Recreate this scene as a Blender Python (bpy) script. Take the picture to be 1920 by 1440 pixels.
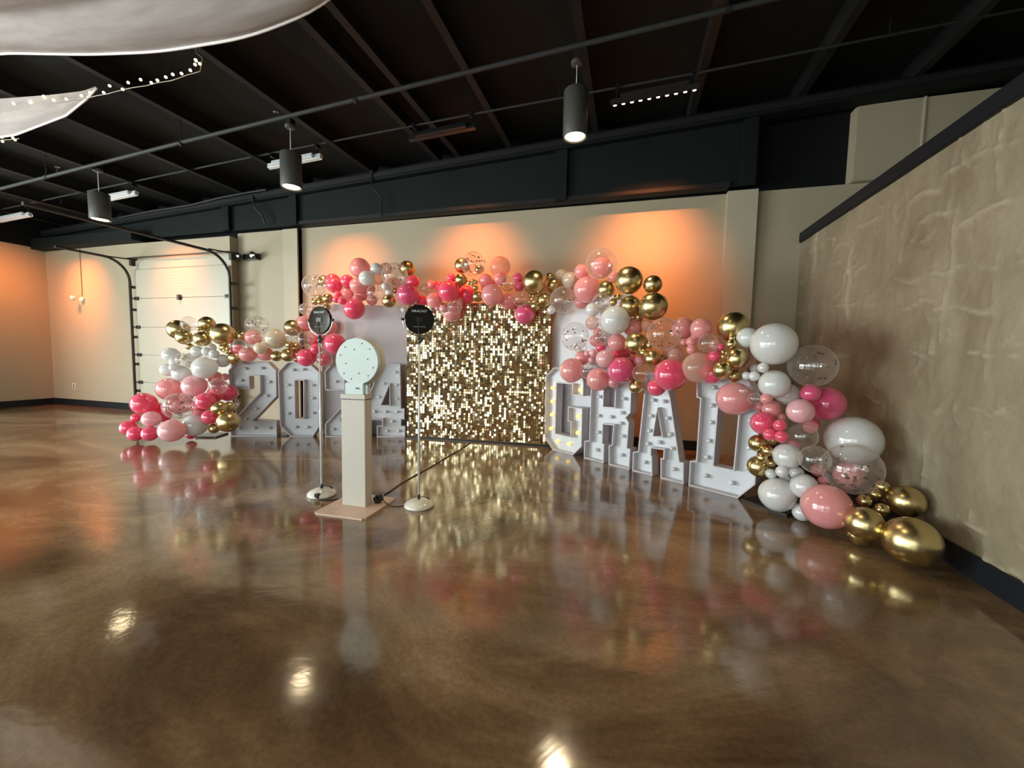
import bpy, bmesh, math, random
import numpy as np
from mathutils import Matrix, Vector
random.seed(7); rng = np.random.RandomState(5)
S = bpy.context.scene
for o in list(bpy.data.objects): bpy.data.objects.remove(o)
PI = math.pi
# ---------------------------------------------------------------- camera
CAMH, FPX = 1.32, 760.25
def cam_axes(yaw, pitch, roll):
    f = Vector((math.sin(yaw)*math.cos(pitch), math.cos(yaw)*math.cos(pitch), math.sin(pitch)))
    r = Vector((math.cos(yaw), -math.sin(yaw), 0)); u = r.cross(f)
    return r*math.cos(roll)+u*math.sin(roll), -r*math.sin(roll)+u*math.cos(roll), f
cr, cu, cf = cam_axes(math.radians(-15.9), math.radians(-4.18), math.radians(1.10))
cam = bpy.data.cameras.new('camera'); camo = bpy.data.objects.new('camera', cam)
S.collection.objects.link(camo)
camo.matrix_world = Matrix(((cr.x, cu.x, -cf.x, 0), (cr.y, cu.y, -cf.y, 0), (cr.z, cu.z, -cf.z, CAMH), (0, 0, 0, 1)))
cam.sensor_width = 36; cam.lens = FPX*36/1920; cam.clip_start = .05; cam.clip_end = 200
S.camera = camo
# ---------------------------------------------------------------- world, colour, lights
w = bpy.data.worlds.new('world'); S.world = w; w.use_nodes = True
w.node_tree.nodes['Background'].inputs[0].default_value = (.62, .72, .80, 1)
w.node_tree.nodes['Background'].inputs[1].default_value = 0.25
S.view_settings.view_transform = 'Standard'; S.view_settings.look = 'None'
S.view_settings.gamma = 1; S.view_settings.use_curve_mapping = False
S.view_settings.exposure = 0.36
def area(name, loc, direction, sx, sy, power, col, spread=180):
    l = bpy.data.lights.new(name, 'AREA'); l.shape = 'RECTANGLE'; l.size = sx; l.size_y = sy
    l.energy = power; l.color = col; l.spread = math.radians(spread)
    o = bpy.data.objects.new(name, l); S.collection.objects.link(o); o.location = loc
    o.rotation_euler = Vector(direction).to_track_quat('-Z', 'Y').to_euler(); return o
DAY = (.88, .98, 1.0)
# daylight through the glazed front wall behind the camera, left of it (window_1..3 below); rightmost bank added as fill
for i, xw in enumerate((-9.6, -5.6, -1.6)):
    area('window_daylight', (xw, -4.86, 1.65), (0, 1, 0), 3.2, 2.5, (120, 130, 40)[i], DAY)
# the main daylight: glazing in the left wall, outside the frame (window_4..5 below)
for yw in (-2.7, .45):
    area('window_daylight', (-12.30, yw, 1.65), (1, 0, 0), 2.7, 2.5, 450, DAY)
ORANGE = (1.0, .27, .07)
BAR_X = ((-11.25, 3.79), (-8.45, 3.93), (-4.75, 4.11), (-2.42, 4.22), (.16, 4.31))
for i, (bx_, bz_) in enumerate(BAR_X):
    area('wash_bar_light', (bx_, 5.02, bz_-.09), (-.06, 1.0, -1.62), .8, .05, (20, 13, 17, 20, 24)[i], ORANGE, 62)
area('wash_bar_light', (-11.2, 4.6, 3.55), (-1, .55, -.85), .8, .05, 9, ORANGE, 70)
PEND = [(-.64, 4.52, 3.645, 4.125), (-4.36, 4.5, 3.457, 3.89), (-8.06, 4.5, 3.30, 3.71),
        (-.66, 2.42, 3.50, 3.98), (2.85, 3.95, 3.42, 3.9), (-9.2, 0.2, 3.26, 3.74), (-5.6, 0.0, 3.45, 3.9),
        (-2.2, -1.2, 3.6, 4.05), (1.1, -1.6, 3.7, 4.2)]  # pendants behind the camera are unseen, added as fill light
for i, (x, y, z, zt) in enumerate(PEND):
    l = bpy.data.lights.new('pendant_lamp', 'SPOT'); l.energy = 60; l.color = (1, .78, .5)
    l.spot_size = math.radians(110); l.spot_blend = .8; l.shadow_soft_size = .085
    o = bpy.data.objects.new('pendant_lamp', l); S.collection.objects.link(o); o.location = (x, y, z-.015)
# ---------------------------------------------------------------- material helpers
MATS = {}
def newmat(name):
    m = bpy.data.materials.new(name); m.use_nodes = True; nt = m.node_tree
    b = nt.nodes['Principled BSDF']; MATS[name] = m
    return m, nt, b
def P(name, col, rough=.5, metal=0, spec=.5, coat=0, noise=0, nscale=8, bump=0, bscale=60, sub=0, emit=None, estr=0):
    m, nt, b = newmat(name)
    b.inputs['Base Color'].default_value = (*col, 1); b.inputs['Roughness'].default_value = rough
    b.inputs['Metallic'].default_value = metal; b.inputs['Specular IOR Level'].default_value = spec
    b.inputs['Coat Weight'].default_value = coat; b.inputs['Coat Roughness'].default_value = .06
    if sub:
        b.inputs['Subsurface Weight'].default_value = sub; b.inputs['Subsurface Radius'].default_value = (1, .4, .3)
        b.inputs['Subsurface Scale'].default_value = .05
    tc = nt.nodes.new('ShaderNodeTexCoord')
    if noise:
        n = nt.nodes.new('ShaderNodeTexNoise'); n.inputs['Scale'].default_value = nscale; n.inputs['Detail'].default_value = 6
        nt.links.new(tc.outputs['Object'], n.inputs['Vector'])
        mx = nt.nodes.new('ShaderNodeMix'); mx.data_type = 'RGBA'
        mx.inputs[6].default_value = (*[c*(1-noise) for c in col], 1); mx.inputs[7].default_value = (*[min(1, c*(1+noise)) for c in col], 1)
        nt.links.new(n.outputs['Fac'], mx.inputs[0]); nt.links.new(mx.outputs[2], b.inputs['Base Color'])
    if bump:
        n = nt.nodes.new('ShaderNodeTexNoise'); n.inputs['Scale'].default_value = bscale; n.inputs['Detail'].default_value = 5
        nt.links.new(tc.outputs['Object'], n.inputs['Vector'])
        bp = nt.nodes.new('ShaderNodeBump'); bp.inputs['Strength'].default_value = bump; bp.inputs['Distance'].default_value = .01
        nt.links.new(n.outputs['Fac'], bp.inputs['Height']); nt.links.new(bp.outputs[0], b.inputs['Normal'])
    if emit:
        b.inputs['Emission Color'].default_value = (*emit, 1); b.inputs['Emission Strength'].default_value = estr
    return m
def stretched_noise(nt, scale, vec, detail=8, rough=.6, dist=0):
    tc = nt.nodes.new('ShaderNodeTexCoord'); mp = nt.nodes.new('ShaderNodeMapping'); mp.inputs['Scale'].default_value = vec
    n = nt.nodes.new('ShaderNodeTexNoise'); n.inputs['Scale'].default_value = scale; n.inputs['Detail'].default_value = detail
    n.inputs['Roughness'].default_value = rough; n.inputs['Distortion'].default_value = dist
    nt.links.new(tc.outputs['Object'], mp.inputs[0]); nt.links.new(mp.outputs[0], n.inputs['Vector']); return n
def ramp(nt, src, stops):
    r = nt.nodes.new('ShaderNodeValToRGB'); e = r.color_ramp.elements
    e[0].position, e[0].color = stops[0][0], (*stops[0][1], 1); e[1].position, e[1].color = stops[-1][0], (*stops[-1][1], 1)
    for p, c in stops[1:-1]:
        k = e.new(p); k.color = (*c, 1)
    nt.links.new(src, r.inputs[0]); return r
# floor: marbled brown stained concrete under a clear gloss coat
m_floor, nt, b = newmat('stained_concrete')
n1 = stretched_noise(nt, .45, (1, 1.6, 1), 12, .64, 1.9)
r1 = ramp(nt, n1.outputs['Fac'], [(.34, (.085, .052, .027)), (.45, (.165, .101, .052)), (.54, (.25, .162, .086)), (.66, (.37, .26, .152))])
n2 = stretched_noise(nt, 40, (1, 1, 1), 4, .7)
mx = nt.nodes.new('ShaderNodeMix'); mx.data_type = 'RGBA'; mx.blend_type = 'MULTIPLY'; mx.inputs[0].default_value = .55
r2 = ramp(nt, n2.outputs['Fac'], [(.3, (.6, .6, .6)), (.7, (1.25, 1.25, 1.25))])
nt.links.new(r1.outputs[0], mx.inputs[6]); nt.links.new(r2.outputs[0], mx.inputs[7]); nt.links.new(mx.outputs[2], b.inputs['Base Color'])
n3 = stretched_noise(nt, 1.6, (1, 1.3, 1), 6, .6, .8)
mr = nt.nodes.new('ShaderNodeMapRange'); mr.inputs[1].default_value = .3; mr.inputs[2].default_value = .7; mr.inputs[3].default_value = .07; mr.inputs[4].default_value = .16
nt.links.new(n3.outputs['Fac'], mr.inputs[0]); nt.links.new(mr.outputs[0], b.inputs['Roughness'])
b.inputs['IOR'].default_value = 1.95
bp = nt.nodes.new('ShaderNodeBump'); bp.inputs['Strength'].default_value = .12; bp.inputs['Distance'].default_value = .02
n4 = stretched_noise(nt, 1.1, (1, 1.4, 1), 5, .55, 1.2); nt.links.new(n4.outputs['Fac'], bp.inputs['Height']); nt.links.new(bp.outputs[0], b.inputs['Normal'])
m_wall = P('painted_wall', (.385, .328, .222), .62, noise=.05, nscale=1.5, bump=.12, bscale=140)
m_trimwall = P('painted_trim_wall', (.43, .385, .275), .6, noise=.04, nscale=3)
m_plaster, nt, b = newmat('trowelled_plaster')
n1 = stretched_noise(nt, 1.3, (1, 1, .55), 9, .65, .5)
r1 = ramp(nt, n1.outputs['Fac'], [(.32, (.20, .155, .095)), (.5, (.29, .242, .158)), (.68, (.375, .325, .225))])
at_ = nt.nodes.new('ShaderNodeAttribute'); at_.attribute_name = 'seam'; rm_ = nt.nodes.new('ShaderNodeMix'); rm_.data_type = 'RGBA'
nt.links.new(at_.outputs['Fac'], rm_.inputs[0]); nt.links.new(r1.outputs[0], rm_.inputs[6]); rm_.inputs[7].default_value = (.46, .405, .285, 1)
nt.links.new(rm_.outputs[2], b.inputs['Base Color']); b.inputs['Roughness'].default_value = .48
n2 = stretched_noise(nt, 9, (1, 1, 1), 8, .6, .3)
bp = nt.nodes.new('ShaderNodeBump'); bp.inputs['Strength'].default_value = .8; bp.inputs['Distance'].default_value = .015
nt.links.new(n2.outputs['Fac'], bp.inputs['Height']); nt.links.new(bp.outputs[0], b.inputs['Normal'])
m_door = P('door_panel_paint', (.43, .41, .32), .45, noise=.06, nscale=3)
m_deck = P('roof_deck_black', (.017, .0185, .0165), .9, spec=.15, noise=.25, nscale=2.5)
m_steel = P('black_painted_steel', (.013, .0135, .0125), .6, spec=.25, noise=.2, nscale=5)
m_beam = P('beam_black_paint', (.0075, .0105, .010), .65, spec=.15, noise=.15, nscale=3)
m_upper = P('upper_wall_black', (.006, .007, .0065), .8, spec=.15, noise=.2, nscale=3)
m_base = P('black_rubber_base', (.009, .011, .014), .5, spec=.25)
m_rail = P('dark_galvanised_rail', (.045, .042, .036), .45, .4, noise=.2, nscale=20)
m_pipe = P('dark_pipe_paint', (.034, .036, .033), .6, spec=.25, noise=.15, nscale=10)
m_chrome = P('chrome', (.75, .76, .77), .15, 1, noise=.03)
m_alu = P('brushed_aluminium', (.70, .74, .74), .35, .25, noise=.05, nscale=30)
m_pend = P('pendant_grey', (.07, .069, .058), .45, noise=.05, nscale=20)
m_glow = P('lamp_glow', (1, .9, .7), .5, emit=(1, .80, .48), estr=24)
m_white = P('white_gloss_paint', (.80, .80, .80), .3, noise=.02, nscale=6)
m_letter = P('marquee_white_paint', (.66, .68, .71), .38, noise=.03, nscale=5)
m_rim = P('marquee_rim_paint', (.58, .54, .56), .4, noise=.04, nscale=5)  # rim white with the pinkish tone of the light mixed into its colour
m_bulb = P('bulb_glass', (.68, .68, .68), .08, spec=.8, coat=.5, noise=.05, nscale=40)
m_bulblit = P('lit_bulb_glass', (1, .85, .4), .2, emit=(1, .66, .10), estr=1.5)
m_kiosk = P('pale_wood_laminate', (.60, .55, .47), .5, noise=.06, nscale=24)
m_plate = P('base_plate_wood', (.66, .48, .37), .42, noise=.08, nscale=12)
m_kwhite = P('pale_aqua_enamel', (.62, .72, .69), .35, noise=.04, nscale=6)
m_black = P('black_plastic', (.012, .012, .013), .25, coat=.3, noise=.1, nscale=20)
m_disc = P('glossy_black_panel', (.006, .007, .008), .06, coat=.6)
m_textw = P('pale_print', (.75, .77, .78), .5)
m_textg = P('grey_print', (.33, .35, .35), .5)
m_baseE = P('cream_enamel', (.80, .78, .68), .18, coat=.5, noise=.02, nscale=10)
m_fabric = None
m_panel = P('white_backdrop_board', (.62, .60, .62), .45, noise=.03, nscale=3)
m_led = P('led_lens', (1, .8, .75), .3, emit=(1, .55, .42), estr=9)
m_fairy = P('fairy_bulb', (1, .9, .6), .3, emit=(1, .78, .36), estr=7)
m_wire = P('thin_wire', (.25, .2, .15), .5, noise=.1)
m_cable = P('black_cable', (.015, .012, .010), .5, noise=.1)
m_foot = P('satin_black_board', (.012, .013, .014), .3, noise=.1, nscale=8)
m_outlet = P('outlet_plastic', (.75, .72, .62), .4, noise=.02)
# sheer drape
m_fabric, nt, b = newmat('sheer_drape')
b.inputs['Base Color'].default_value = (.60, .53, .48, 1); b.inputs['Roughness'].default_value = .8
wn = stretched_noise(nt, 5, (.4, 3.5, 2), 5, .6); rr = ramp(nt, wn.outputs['Fac'], [(.3, (.80, .72, .68)), (.7, (.93, .89, .86))])
nt.links.new(rr.outputs[0], b.inputs['Base Color'])
tl = nt.nodes.new('ShaderNodeBsdfTranslucent'); nt.links.new(rr.outputs[0], tl.inputs[0])
tp = nt.nodes.new('ShaderNodeBsdfTransparent')
ms = nt.nodes.new('ShaderNodeMixShader'); ms.inputs[0].default_value = .5
ms2 = nt.nodes.new('ShaderNodeMixShader'); ms2.inputs[0].default_value = .10
nt.links.new(b.outputs[0], ms.inputs[1]); nt.links.new(tl.outputs[0], ms.inputs[2])
nt.links.new(ms.outputs[0], ms2.inputs[1]); nt.links.new(tp.outputs[0], ms2.inputs[2]); nt.links.new(ms2.outputs[0], nt.nodes['Material Output'].inputs[0])
# sequins
m_seq = P('gold_sequin_foil', (.95, .78, .46), .16, 1, noise=.10, nscale=30)
m_seqback = P('sequin_grid_backing', (.16, .10, .045), .5, noise=.2, nscale=20)
# balloons
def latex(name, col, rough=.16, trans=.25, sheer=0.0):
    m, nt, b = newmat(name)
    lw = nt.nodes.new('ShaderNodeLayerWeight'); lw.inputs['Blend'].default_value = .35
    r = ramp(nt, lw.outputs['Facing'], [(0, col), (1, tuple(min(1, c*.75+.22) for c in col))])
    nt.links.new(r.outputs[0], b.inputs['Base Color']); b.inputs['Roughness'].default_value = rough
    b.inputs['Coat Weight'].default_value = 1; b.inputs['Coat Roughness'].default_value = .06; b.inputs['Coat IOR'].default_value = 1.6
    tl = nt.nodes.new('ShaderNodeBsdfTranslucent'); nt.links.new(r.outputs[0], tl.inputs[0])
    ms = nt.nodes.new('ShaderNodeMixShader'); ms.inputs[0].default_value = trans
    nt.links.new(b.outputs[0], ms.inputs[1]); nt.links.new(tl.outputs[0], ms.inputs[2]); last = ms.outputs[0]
    if sheer:
        tp = nt.nodes.new('ShaderNodeBsdfTransparent'); tp.inputs[0].default_value = (1, .9, .86, 1)
        m2 = nt.nodes.new('ShaderNodeMixShader'); fr = nt.nodes.new('ShaderNodeMapRange')
        fr.inputs[3].default_value = sheer; fr.inputs[4].default_value = 0.0
        nt.links.new(lw.outputs['Facing'], fr.inputs[0]); nt.links.new(fr.outputs[0], m2.inputs[0])
        nt.links.new(last, m2.inputs[1]); nt.links.new(tp.outputs[0], m2.inputs[2]); last = m2.outputs[0]
    nt.links.new(last, nt.nodes['Material Output'].inputs[0]); return m
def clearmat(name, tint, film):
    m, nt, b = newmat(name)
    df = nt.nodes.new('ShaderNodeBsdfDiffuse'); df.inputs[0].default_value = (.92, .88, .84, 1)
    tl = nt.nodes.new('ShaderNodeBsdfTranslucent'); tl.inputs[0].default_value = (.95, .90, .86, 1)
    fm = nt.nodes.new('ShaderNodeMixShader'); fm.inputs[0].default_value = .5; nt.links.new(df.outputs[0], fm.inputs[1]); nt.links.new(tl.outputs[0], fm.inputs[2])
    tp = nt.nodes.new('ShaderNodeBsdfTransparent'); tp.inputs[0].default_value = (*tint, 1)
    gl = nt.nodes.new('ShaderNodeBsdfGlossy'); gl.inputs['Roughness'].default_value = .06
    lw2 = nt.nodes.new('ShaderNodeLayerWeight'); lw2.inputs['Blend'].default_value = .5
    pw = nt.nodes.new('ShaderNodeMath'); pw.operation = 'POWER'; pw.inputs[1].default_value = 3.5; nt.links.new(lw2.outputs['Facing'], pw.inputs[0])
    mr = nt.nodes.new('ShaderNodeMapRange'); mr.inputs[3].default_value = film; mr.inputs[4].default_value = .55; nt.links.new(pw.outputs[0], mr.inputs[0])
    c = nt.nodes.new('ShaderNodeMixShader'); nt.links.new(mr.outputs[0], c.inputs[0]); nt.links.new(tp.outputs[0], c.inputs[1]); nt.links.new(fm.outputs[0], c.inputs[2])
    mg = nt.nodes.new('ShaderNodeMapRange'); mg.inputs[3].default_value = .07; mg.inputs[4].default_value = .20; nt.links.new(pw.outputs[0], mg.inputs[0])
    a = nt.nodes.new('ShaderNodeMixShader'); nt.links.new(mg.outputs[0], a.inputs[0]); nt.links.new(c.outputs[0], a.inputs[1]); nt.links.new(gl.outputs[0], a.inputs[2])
    nt.links.new(a.outputs[0], nt.nodes['Material Output'].inputs[0]); nt.nodes.remove(b); return m
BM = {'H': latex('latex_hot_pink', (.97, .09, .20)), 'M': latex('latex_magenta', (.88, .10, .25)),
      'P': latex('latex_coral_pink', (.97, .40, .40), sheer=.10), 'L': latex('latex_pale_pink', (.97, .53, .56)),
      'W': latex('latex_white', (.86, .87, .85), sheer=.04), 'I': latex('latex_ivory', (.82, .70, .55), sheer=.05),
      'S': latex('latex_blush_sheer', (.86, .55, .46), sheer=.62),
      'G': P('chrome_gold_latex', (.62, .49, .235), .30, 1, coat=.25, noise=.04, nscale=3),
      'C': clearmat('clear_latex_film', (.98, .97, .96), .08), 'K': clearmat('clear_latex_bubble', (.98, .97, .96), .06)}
m_conf = P('gold_confetti_foil', (.13, .075, .028), .3, .35, noise=.3, nscale=20)
# ---------------------------------------------------------------- mesh helpers
def link(o): S.collection.objects.link(o); return o
def tag(o, label=None, cat=None, group=None, kind=None):
    if label: o['label'] = label
    if cat: o['category'] = cat
    if group: o['group'] = group
    if kind: o['kind'] = kind
    return o
def setparent(o, p):
    o.parent = p; o.matrix_parent_inverse = p.matrix_basis.inverted() if p.parent is None else (p.parent.matrix_basis @ p.parent.matrix_basis.inverted() @ p.matrix_basis).inverted()
def mo(name, bm, mat, parent=None, smooth=False, kind=None):
    """link a bmesh (world coordinates) as one mesh object"""
    bmesh.ops.recalc_face_normals(bm, faces=bm.faces)
    me = bpy.data.meshes.new(name); bm.to_mesh(me); bm.free(); me.materials.append(mat)
    if smooth:
        for p in me.polygons: p.use_smooth = True
    o = link(bpy.data.objects.new(name, me))
    if parent is not None:
        o.parent = parent
        top = parent
        while top.parent is not None: top = top.parent
        o.matrix_parent_inverse = (Matrix.Identity(4) if parent is top else Matrix.Identity(4)) if parent is not top else top.matrix_basis.inverted()
    if kind: o['kind'] = kind
    return o
def thing(name, loc, label, cat, group=None, kind=None):
    o = link(bpy.data.objects.new(name, None)); o.location = loc; o.empty_display_size = .1
    o.matrix_basis = Matrix.Translation(loc)
    return tag(o, label, cat, group, kind)
def box(bm, x0, x1, y0, y1, z0, z1, M=None):
    vs = [bm.verts.new(Vector(c) if M is None else M @ Vector(c)) for c in
          ((x0, y0, z0), (x1, y0, z0), (x1, y1, z0), (x0, y1, z0), (x0, y0, z1), (x1, y0, z1), (x1, y1, z1), (x0, y1, z1))]
    for f in ((0, 3, 2, 1), (4, 5, 6, 7), (0, 1, 5, 4), (1, 2, 6, 5), (2, 3, 7, 6), (3, 0, 4, 7)): bm.faces.new([vs[i] for i in f])
    return bm
def bevbox(x0, x1, y0, y1, z0, z1, r=.004, M=None, seg=2):
    bm = bmesh.new(); box(bm, x0, x1, y0, y1, z0, z1)
    bmesh.ops.bevel(bm, geom=bm.edges[:], offset=r, segments=seg, affect='EDGES')
    if M is not None: bmesh.ops.transform(bm, matrix=M, verts=bm.verts)
    return bm
def B(*a, **k):
    bm = bmesh.new(); return box(bm, *a, **k)
def lathe(bm, prof, n=24, M=None, cap=True):
    rings = []
    for r, z in prof:
        ring = []
        for i in range(n):
            a = 2*PI*i/n; v = Vector((r*math.cos(a), r*math.sin(a), z)); ring.append(bm.verts.new(M @ v if M is not None else v))
        rings.append(ring)
    for a, b_ in zip(rings, rings[1:]):
        for i in range(n): bm.faces.new((a[i], a[(i+1) % n], b_[(i+1) % n], b_[i]))
    if cap:
        bm.faces.new(rings[0][::-1]); bm.faces.new(rings[-1])
    return bm
def tube(bm, pts, r, n=8):
    pts = [Vector(p) for p in pts]; rings = []
    for i, p in enumerate(pts):
        d = (pts[min(i+1, len(pts)-1)]-pts[max(i-1, 0)]).normalized()
        up = Vector((0, 0, 1)) if abs(d.z) < .95 else Vector((0, 1, 0))
        a = d.cross(up).normalized(); b_ = a.cross(d)
        rr_ = r[i] if isinstance(r, (list, tuple)) else r
        rings.append([bm.verts.new(p+(a*math.cos(2*PI*k/n)+b_*math.sin(2*PI*k/n))*rr_) for k in range(n)])
    for a, b_ in zip(rings, rings[1:]):
        for k in range(n): bm.faces.new((a[k], a[(k+1) % n], b_[(k+1) % n], b_[k]))
    bm.faces.new(rings[0][::-1]); bm.faces.new(rings[-1]); return bm
def frame(origin, xdir, up=(0, 0, 1)):
    """matrix with local x along xdir, z along up, y = z cross x (pointing away)"""
    x = Vector(xdir).normalized(); z = Vector(up).normalized(); y = z.cross(x)
    return Matrix(((x.x, y.x, z.x, origin[0]), (x.y, y.y, z.y, origin[1]), (x.z, y.z, z.z, origin[2]), (0, 0, 0, 1)))
def nframe(origin, n, up=(0, 0, 1)):
    """matrix with local z along n, y roughly up"""
    z = Vector(n).normalized(); x = Vector(up).cross(z).normalized(); y = z.cross(x)
    return Matrix(((x.x, y.x, z.x, origin[0]), (x.y, y.y, z.y, origin[1]), (x.z, y.z, z.z, origin[2]), (0, 0, 0, 1)))
def struct(name, bm, mat, smooth=False):
    return mo(name, bm, mat, None, smooth, 'structure')
def part(name, bm, mat, parent, smooth=False, kind=None, label=None):
    o = mo(name, bm, mat, parent, smooth, kind)
    if label: o['label'] = label
    return o
# ================================================================ THE ROOM
XL, XR, YA, YB_, YC, YF = -12.48, 2.10, 5.95, 6.12, 6.20, -5.0
roof = lambda x: 4.42+.047*x          # underside of the purlins
floor = struct('floor', B(XL-.1, 6.6, YF-.1, YC+.4, -.12, 0), m_floor)
def slopebox(bm, x0, x1, y0, y1, f0, f1):
    """box whose bottom follows f0(x) and whose top follows f1(x)"""
    vs = [bm.verts.new(c) for c in ((x0, y0, f0(x0)), (x1, y0, f0(x1)), (x1, y1, f0(x1)), (x0, y1, f0(x0)), (x0, y0, f1(x0)), (x1, y0, f1(x1)), (x1, y1, f1(x1)), (x0, y1, f1(x0)))]
    for f in ((0, 3, 2, 1), (4, 5, 6, 7), (0, 1, 5, 4), (1, 2, 6, 5), (2, 3, 7, 6), (3, 0, 4, 7)): bm.faces.new([vs[i] for i in f])
    return bm
ceiling = struct('ceiling', slopebox(bmesh.new(), XL-.1, 6.6, YF-.1, YC+.4, lambda x: roof(x)+.22, lambda x: roof(x)+.32), m_deck)
for x in (5.4, 4.2, 3.0, 1.85, .63, -.6, -1.83, -2.64, -2.99, -4.18, -5.5, -6.8, -8.1, -9.3, -10.5, -11.7):
    bm = bmesh.new(); z = roof(x)
    box(bm, x, x+.012, YF, 6.15, z, z+.235); box(bm, x+.012, x+.085, YF, 6.15, z, z+.010); box(bm, x-.07, x, YF, 6.15, z+.205, z+.215)
    part('purlin', bm, m_steel, ceiling)
wall_back = struct('wall_back', B(XR*0-5.8, 6.6, YC, YC+.3, 0, 3.53), m_wall)
part('wall_segment', B(XL, -7.2, YA, YC+.3, 0, 3.41), m_wall, wall_back)
part('wall_segment', B(-7.2, -5.8, YB_, YC+.3, 0, 3.50), m_wall, wall_back)
part('pilaster', B(1.185, 1.545, 6.10, YC, 0, 3.53), m_trimwall, wall_back)
part('pilaster', B(-6.12, -5.8, 6.09, YC, 0, 3.50), m_trimwall, wall_back)
part('upper_wall', B(XL, 6.6, YC+.06, YC+.3, 3.40, 4.95), m_upper, wall_back)
part('upper_panel', bevbox(2.56, 6.5, 6.10, YC+.3, 3.525, 4.42, .01), m_wall, wall_back)
part('panel_joint', B(3.215, 3.235, 6.085, 6.10, 3.0, 4.42), m_trimwall, wall_back)
wall_left = struct('wall_left', B(XL-.15, XL, 2.0, YC+.3, 0, 3.43), m_wall)
part('wall_segment', B(XL-.15, XL, YF, -4.3, 0, 3.43), m_wall, wall_left)
part('wall_segment', B(XL-.15, XL, -4.3, 2.0, 2.95, 3.43), m_wall, wall_left)
part('wall_segment', B(XL-.15, XL, -4.3, 2.0, 0, .35), m_wall, wall_left)
part('wall_segment', B(XL-.15, XL, -1.25, -1.05, .35, 2.95), m_wall, wall_left)
part('upper_wall', B(XL-.15, XL+.002, YF, YC+.3, 3.43, 4.4), m_upper, wall_left)
wall_far = struct('wall_right_outer', B(6.5, 6.65, YF, YC+.3, 0, 5.1), m_wall)
wall_front = struct('wall_front', B(XL, 6.6, YF-.15, YF, 2.95, 5.1), m_wall)
for x0, x1 in ((XL, -11.3), (-7.9, -7.3), (-3.9, -3.3), (.1, 6.6)):
    part('wall_segment', B(x0, x1, YF-.15, YF, 0, 2.95), m_wall, wall_front)
part('wall_segment', B(XL, 6.6, YF-.15, YF, 0, .38), m_wall, wall_front)
m_glassw = P('frosted_daylight_pane', (.8, .85, .85), .2, emit=(.86, 1, .98), estr=1.0)
for k, (x0, x1) in enumerate(((-11.3, -7.9), (-7.3, -3.9), (-3.3, .1))):  # the rightmost of these unseen windows is added for fill light
    bm = bmesh.new()
    for xx in (x0, x0+(x1-x0)/3-.03, x0+2*(x1-x0)/3-.03, x1-.06): box(bm, xx, xx+.06, YF-.1, YF-.02, .38, 2.95)
    for zz in (.38, 1.62, 2.89): box(bm, x0, x1, YF-.1, YF-.02, zz, zz+.06)
    wn_ = struct('window_%d' % (k+1), bm, m_black)
    for j in range(3):
        part('pane', B(x0+(x1-x0)*j/3+.03, x0+(x1-x0)*(j+1)/3-.03, YF-.07, YF-.06, .42, 2.91), m_glassw, wn_)
for k, (y0, y1) in enumerate(((-4.3, -1.25), (-1.05, 2.0))):
    bm = bmesh.new()
    for yy in (y0, y0+(y1-y0)/3-.03, y0+2*(y1-y0)/3-.03, y1-.06): box(bm, XL-.1, XL-.02, yy, yy+.06, .35, 2.95)
    for z_ in (.35, 1.62, 2.89): box(bm, XL-.1, XL-.02, y0, y1, z_, z_+.06)
    wn_ = struct('window_%d' % (k+4), bm, m_black)
    for j in range(3):
        part('pane', B(XL-.07, XL-.06, y0+(y1-y0)*j/3+.03, y0+(y1-y0)*(j+1)/3-.03, .39, 2.91), m_glassw, wn_)
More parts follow.
